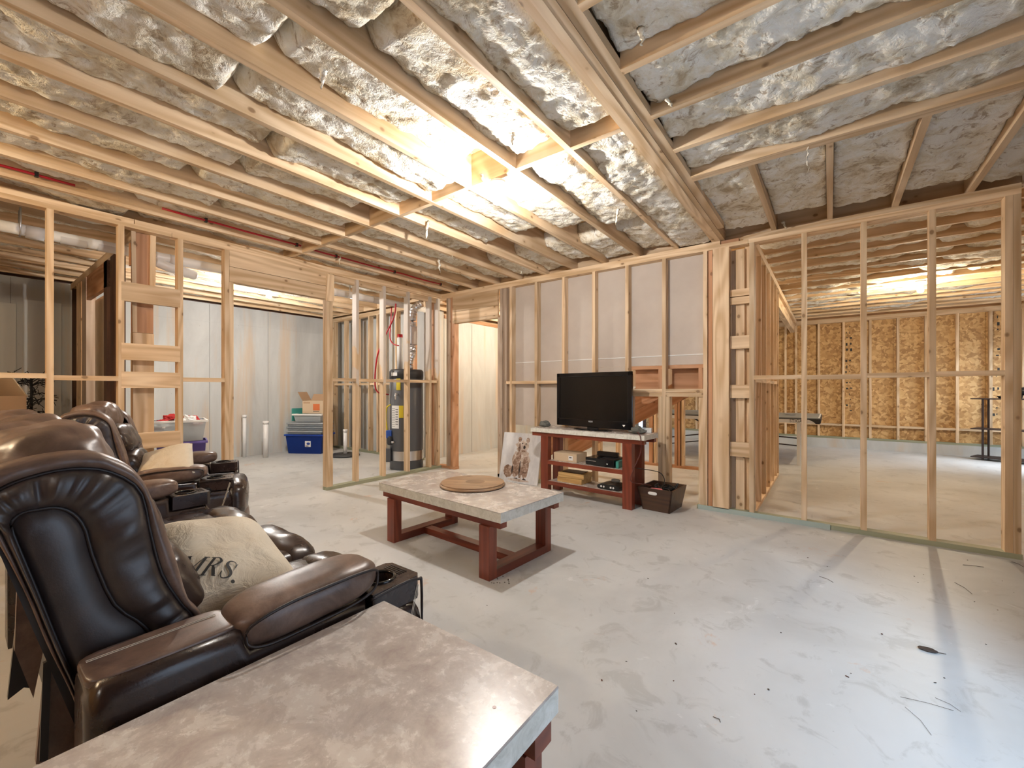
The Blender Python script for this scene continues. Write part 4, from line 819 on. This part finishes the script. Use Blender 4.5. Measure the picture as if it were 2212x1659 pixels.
put('gas_valve', B(-.045, .045, -.04, .04, -.06, .06, .01), 'blue_valve', wh_).matrix_local = Matrix.Translation(heat(ac-1.15, R+.03, .53)) @ Matrix.Rotation(ac, 4, 'Z')
put('valve_body', PUFF(heat(ac-1.05, R+.03, .44), (.04, .04, .07), 3, 8), 'heater_dark', wh_, True)
put('control_box', B(-.05, .05, -.05, .05, -.10, .10, .006), 'heater_grey', wh_).matrix_local = Matrix.Translation(heat(ac-1.2, R+.05, .22)) @ Matrix.Rotation(ac, 4, 'Z')
put('gas_line', TUBE(spline([heat(ac-1.25, R+.04, .55), heat(ac-1.32, R+.06, .75), heat(ac-1.3, R+.05, .92), heat(ac-1.1, R+.01, .97)], 6), .011, 8), 'label_yellow', wh_, True)
put('drain_cock', CYL(heat(ac-.75, R, .42), heat(ac-.75, R+.06, .42), .016, None, 12), 'foil', wh_, True); put('relief_valve', CYL(heat(ac-.55, R, 1.13), heat(ac-.55, R+.05, 1.13), .014, None, 12), 'foil', wh_, True)
put('relief_pipe', TUBE([heat(ac-.55, R+.05, 1.13), heat(ac-.55, R+.055, 1.05)], .012, 8), 'foil', wh_, True)
put('inlet_pipe', CYL((-.13, -.02, 1.5), (-.13, -.02, 2.0), .045, None, 16), 'label_white', wh_, True); put('inlet_sleeve', CYL((-.13, -.02, 1.95), (-.13, -.02, 2.05), .04, None, 16), 'pex_red', wh_, True)
# flue
fl = thing('flue_duct', 'silver foil flue duct rising above the grey water heater', 'duct', (-5.13, 4.22, 1.512))
put('flex_lower', TUBE(spline([(0, 0, 0), (.0, 0, .12), (.04, .02, .24), (.03, .02, .36)], 6), [.045+.004*(i % 2) for i in range(19)], 16), 'foil', fl)
put('damper_box', B(-.055, .075, -.05, .08, .36, .66, .02), 'galv', fl)
put('flex_upper', TUBE(spline([(.03, .02, .64), (.03, .02, .80), (.06, .04, .93), (.16, .09, 1.0)], 6), [.055+.005*(i % 2) for i in range(19)], 16), 'foil', fl)
tag(put('support_board', B(-4.98, -4.89, 4.50, 4.53, .04, 2.48), 'game_box_wood'), 'yellowish plank standing between the flue duct and the corner studs', 'board')
tag(put('water_line', TUBE(spline([(-5.36, 4.05, 2.45), (-5.38, 4.05, 2.2), (-5.33, 4.0, 1.98), (-5.22, 3.98, 1.88), (-5.12, 4.0, 1.85)], 6), .0095, 8), 'pex_red', None, True), 'dark red water line curving down beside the flue duct', 'pipe')
tag(put('water_line', TUBE(spline([(-5.06, 3.90, 2.45), (-5.08, 3.88, 2.25), (-5.20, 3.80, 1.95), (-5.32, 3.76, 1.65), (-5.40, 3.80, 1.2), (-5.36, 4.0, 1.12)], 6), .011, 8), 'pex_red', None, True), 'bright red water line crossing in front of the white pipe above the heater', 'pipe')
# =================================================================== STORAGE BINS
def bin_(name, label, loc, rz, w_, d_, h_, mat, rim, z=0, group=None, lid=None):
    t = thing(name, label, 'storage bin', loc, rz, group); k = .88
    bm = bmesh.new(); a = [bm.verts.new(p) for p in ((-w_/2*k, -d_/2*k, 0), (w_/2*k, -d_/2*k, 0), (w_/2*k, d_/2*k, 0), (-w_/2*k, d_/2*k, 0))]; b = [bm.verts.new(p) for p in ((-w_/2, -d_/2, h_), (w_/2, -d_/2, h_), (w_/2, d_/2, h_), (-w_/2, d_/2, h_))]
    bm.faces.new(a[::-1])
    for i in range(4): bm.faces.new((a[i], a[(i+1) % 4], b[(i+1) % 4], b[i]))
    bmesh.ops.solidify(bm, geom=list(bm.faces), thickness=.006)
    put('tub', bm, mat, t)
    r_ = bmesh.new()
    for (x0, x1, y0, y1) in ((-w_/2-.02, w_/2+.02, -d_/2-.02, -d_/2), (-w_/2-.02, w_/2+.02, d_/2, d_/2+.02), (-w_/2-.02, -w_/2, -d_/2, d_/2), (w_/2, w_/2+.02, -d_/2, d_/2)): B(x0, x1, y0, y1, h_-.03, h_, .004, 1, r_)
    put('rim', r_, rim, t)
    if lid: put('lid', B(-w_/2-.025, w_/2+.025, -d_/2-.025, d_/2+.025, h_+.001, h_+.03, .008), lid, t)
    return t
bx, by = -7.93, 4.12
t = bin_('storage_bin', 'blue plastic storage bin on the floor by the concrete wall', (bx, by, 0), math.radians(32), .72, .42, .36, 'blue_plastic', 'blue_plastic')
put('logo_plate', B(.02, .13, -.206, -.200, .13, .24), 'label_white', t); put('logo_mark', PUFF((.085, -.207, .19), (.034, .002, .022), 2.4, 8), 'blue_plastic', t, True); put('logo_print', B(.03, .09, -.208, -.2055, .14, .152), 'ink', t)
for k in range(3):
    t = thing('bin_lid', ['grey bin lid directly on the blue bin', 'grey bin lid second in the stack on the blue bin', 'grey bin lid topmost of the stack above the blue bin'][k], 'bin lid', (bx-.01, by+.01, .362+.075*k), math.radians(32+2*k), 'stack of grey lids')
    put('panel', B(-.33, .33, -.2, .2, .0, .03, .006), 'grey_lid', t); put('rim', B(-.35, .35, -.22, .22, .031, .068, .012), 'grey_plastic' if k != 1 else 'grey_lid', t)
t = bin_('storage_bin', 'clear plastic bin on the stack of grey lids', (bx+.03, by+.03, .59), math.radians(32), .54, .36, .15, 'clear_plastic', 'label_white')
cbx = thing('open_carton', 'open cardboard moving box with an orange print on top of the clear bin', 'box', (bx+.10, by+.09, .745), math.radians(32))
put('carton', B(-.21, .21, -.15, .15, .0, .24), 'cardboard_light', cbx); put('flap', B(-.21, .21, .0, .15, .0, .004), 'cardboard', cbx).matrix_local = Matrix.Translation((0, .15, .24)) @ Matrix.Rotation(math.radians(55), 4, 'X')
fl2 = put('flap', B(-.19, 0, -.15, .15, 0, .004), 'cardboard', cbx); fl2.matrix_local = Matrix.Translation((-.21, 0, .24)) @ Matrix.Rotation(math.radians(60), 4, 'Y')
put('orange_print', B(-.0, .13, -.152, -.150, .06, .18), 'orange_print', cbx); put('print_line', B(.0, .12, -.152, -.150, .035, .045), 'ink', cbx); put('print_block', B(-.19, -.06, -.152, -.150, .19, .215), 'cardboard', cbx); put('hand_hole', PUFF((-.2105, .0, .15), (.003, .035, .03), 2.5, 6), 'ink', cbx)
tag(put('plastic_lid', B(-.012, .012, -.16, .16, 0, .24, .006), 'green_plastic'), 'teal plastic lid standing against the open carton on the bins', 'lid').location = (bx-.20, by-.09, .60)
# left behind the ladder boards
t = bin_('storage_bin', 'purple plastic storage bin under a clear bin of decorations', (-6.8, 1.82, 0), math.radians(75), .50, .40, .53, 'purple_plastic', 'purple_plastic')
t = bin_('storage_bin', 'clear plastic bin of red and white decorations behind the ladder boards', (-6.8, 1.75, .535), math.radians(78), .62, .42, .27, 'clear_plastic', 'label_white')
random.seed(5)
for k in range(14):
    m = ('red_cloth', 'white_plastic', 'red_cloth', 'label_white')[k % 4]; o = cloth_lump('ornament', ['red ornament heaped in the clear bin of decorations', 'white ornament heaped in the clear bin of decorations'][k % 2], 'ornament', (-6.8+random.uniform(-.16, .16), 1.75+random.uniform(-.24, .24), .55+random.uniform(.12, .24)), (.06, .07, .045), m, k*2.3)
    o['group'] = 'red decorations in the clear bin' if k % 2 == 0 else 'white decorations in the clear bin'
# storage corner: boxes and a bare dark artificial tree
t = thing('cardboard_box', 'tan cardboard box with an open pale flap in the dark storage corner', 'box', (-6.3, .10, .62), .3); put('carton', B(-.3, .3, -.25, .25, 0, .52), 'cardboard', t); put('flap', B(-.3, .3, -.004, .004, 0, .2), 'cardboard_light', t).matrix_local = Matrix.Translation((.02, .25, .51)) @ Matrix.Rotation(.5, 4, 'X'); put('shelf_strip', B(.301, .303, -.2, .2, .2, .22), 'red_cloth', t)
t = thing('cardboard_box', 'tan cardboard box under another in the dark storage corner', 'box', (-6.3, .08, 0), .15); put('carton', B(-.34, .34, -.3, .3, 0, .6), 'cardboard', t); put('tape', B(-.04, .04, -.301, .301, .3, .602), 'cardboard_light', t)
tr = thing('artificial_tree', 'dark bare artificial tree in the storage corner', 'tree', (-7.3, .55, 0)); random.seed(3)
put('trunk', CYL((0, 0, 0), (0, 0, 1.35), .02, .01, 8), 'black_leaf', tr)
bm = bmesh.new()
for k in range(60):
    z = .3+1.05*random.random(); a = random.random()*6.28; L = .10+.22*(1.5-z)*random.random()+.08; p0 = Vector((0, 0, z)); p1 = p0+Vector((math.cos(a)*L, math.sin(a)*L*.8, random.uniform(-.1, .12)))
    TUBE([p0, p0.lerp(p1, .5)+Vector((0, 0, .03)), p1], .006, 4, bm)
    for j in range(4):
        q = p0.lerp(p1, .4+.15*j); TUBE([q, q+Vector((random.uniform(-.08, .08), random.uniform(-.08, .08), random.uniform(-.06, .08)))], .0035, 3, bm)
o = put('branches', bm, 'black_leaf', tr); o['kind'] = 'stuff'
# =================================================================== FAR ROOM
pt = thing('ping_pong_table', 'grey table tennis table with a white edge and black corner in the far room', 'table tennis table', (0, 0, 0))
xr = PZ(1771, 903, .76).x; yf = PZ(1720, 902, .76).y; yr = yf+1.525
put('table_top', B(xr-2.74, xr, yf, yr, .745, .76), 'table_green_grey', pt)
put('line', B(xr-2.74, xr, yf, yf+.02, .7602, .7606), 'white_plastic', pt); put('line', B(xr-.02, xr, yf, yr, .7602, .7606), 'white_plastic', pt); put('line', B(xr-2.74, xr, yr-.02, yr, .7602, .7606), 'white_plastic', pt)
fa = put('side_frame', B(xr-2.74, xr-.005, yf-.012, yf+.01, .675, .744), 'white_plastic', pt); put('side_frame', B(xr-2.74, xr, yr-.01, yr+.012, .675, .744), 'white_plastic', pt)
put('edge_strip', B(xr-2.74, xr, yf-.013, yf, .733, .745), 'ink', pt)
put('corner_guard', POLY([(xr+.002, yf-.014, .744), (xr+.002, yf-.014, .672), (xr-.05, yf-.014, .672), (xr-.075, yf-.014, .70), (xr-.12, yf-.014, .725), (xr-.16, yf-.014, .744)], (0, .03, 0)), 'ink', pt); put('end_frame', B(xr, xr+.012, yf+.016, yr, .68, .744), 'black_plastic', pt)
TXT('brand_lettering', 'STIGA', .062, frame((xr-.30, yf-.0135, .706), (1, 0, 0), (0, 0, 1)), 'ink', fa)
for x, y in ((xr-.27, yf+.12), (xr-.27, yr-.12), (xr-2.4, yf+.12), (xr-2.4, yr-.12)): put('leg', B(x-.025, x+.025, y-.025, y+.025, 0, .675), 'white_plastic', pt)
for z in (.30, .42): put('brace', TUBE(spline([(xr-2.3, yf+.2, z-.12), (xr-1.3, yf+.25, z+.02), (xr-.30, yf+.2, z)], 8), .011, 6), 'metal_dark', pt, True)
put('brace', TUBE([(xr-1.9, yf+.2, .70), (xr-1.4, yf+.2, .42)], .013, 6), 'metal_dark', pt, True)
tag(put('paddle', PUFF((0, 0, .008), (.08, .075, .007), 2.2, 8), 'grey_plastic', None, True), 'flat grey paddle lying on the table tennis table', 'paddle').location = (xr-.42, yf+.75, .7602)
rk = thing('metal_rack', 'low dark metal shelf rack by the far wall', 'shelf rack', (2.12, 10.62, 0), math.radians(-25))
for x in (0, .75):
    for y in (-.14, .14): put('post', B(x-.012, x+.012, y-.012, y+.012, 0, 1.03), 'metal_dark', rk)
for z in (.04, .52, 1.03): put('shelf', B(-.14, .9, -.17, .17, z, z+.018), 'metal_dark', rk)
RM = Matrix.Translation((2.12, 10.62, 0)) @ Matrix.Rotation(math.radians(-25), 4, 'Z')
g = thing('mini_grill', 'small black tabletop grill on the dark metal rack', 'grill', (RM @ Vector((.46, 0, 1.049))).to_tuple()); put('bowl', PUFF((0, 0, .12), (.12, .10, .07), 2.3, 10), 'black_plastic', g, True)
for a in (0, 2.1, 4.2): put('leg', CYL((.07*math.cos(a), .07*math.sin(a), .08), (.09*math.cos(a), .09*math.sin(a), 0), .01, None, 8), 'black_plastic', g)
put('handle', TUBE([(-.12, 0, .16), (-.15, 0, .17), (-.12, 0, .18)], .008, 6), 'black_plastic', g)
tag(put('small_dish', LATHE([(.03, 0), (.05, .03), (.055, .04), (.02, .035)], seg=16), 'black_plastic', None, True), 'small dark dish beside the grill on the metal rack', 'dish').location = (RM @ Vector((.18, 0, 1.049))).to_tuple()
# =================================================================== LITTER ON THE FLOOR
random.seed(21)
lp = thing('dead_leaf', 'curled dark dead leaf lying on the bare floor by the glazed door', 'leaf', PZ(2005, 1406, 0).to_tuple()); put('blade', PUFF((0, 0, .006), (.035, .018, .006), 2.2, 6, None, .003, 50), 'twig', lp, True); put('stalk', TUBE([(.03, 0, .004), (.06, .01, .003)], .0015, 4), 'twig', lp)
TW = [((1945, 1505), (2060, 1535)), ((2020, 1507), (2075, 1537)), ((1955, 1527), (2012, 1588)), ((2062, 1258), (2100, 1283)), ((2080, 1220), (2125, 1225)), ((1770, 1245), (1800, 1258)), ((2185, 1213), (2211, 1225)), ((1540, 1548), (1556, 1560))]
for k, (a, b) in enumerate(TW):
    p0, p1 = PZ(*a, .002), PZ(*b, .002); o = put('pine_needle', TUBE([p0, p0.lerp(p1, .5)+Vector((.008, .006, .001)), p1], .0007 if k < 3 else .0014, 4), 'twig'); tag(o, 'thin brown pine needle or twig lying on the bare floor near the dark right wall', 'twig', 'twigs on the floor')
DB = [(1995, 1241), (1983, 1258), (2090, 1210), (1722, 1195), (1787, 1224), (1838, 1455), (1830, 1462), (2040, 1465), (2130, 1392), (2155, 1318), (2165, 1255), (1687, 1367), (1457, 1325), (1353, 1429), (1460, 1391), (1300, 1470), (1375, 1536), (1052, 1308), (1455, 1471), (2105, 1300), (2190, 1280), (1905, 1370), (2020, 1475), (1975, 1245), (1630, 1500), (1660, 1490), (1655, 1160), (1745, 1205), (1400, 1250)]
for k, (u, v) in enumerate(DB):
    p = PZ(u, v, 0); s_ = random.uniform(.0018, .004); o = put('wood_chip', PUFF((0, 0, s_*.35), (s_*random.uniform(1, 2.2), s_, s_*.35), 2.5, 3), 'twig' if k % 3 else 'leaf_dry'); o.location = p; o.rotation_euler = (0, 0, random.random()*3)
    tag(o, 'tiny dark wood chip scattered on the bare floor', 'wood chip', 'wood chips on the floor')
for k in range(16):
    p = PZ(1050+random.uniform(0, 50), 1250+random.uniform(-5, 12), 0); o = put('wood_chip', PUFF((0, 0, .002), (.004, .003, .002), 2.5, 2), 'twig'); o.location = p; tag(o, 'dark crumb beside the foot of the coffee table', 'crumb', 'crumbs by the coffee table leg')
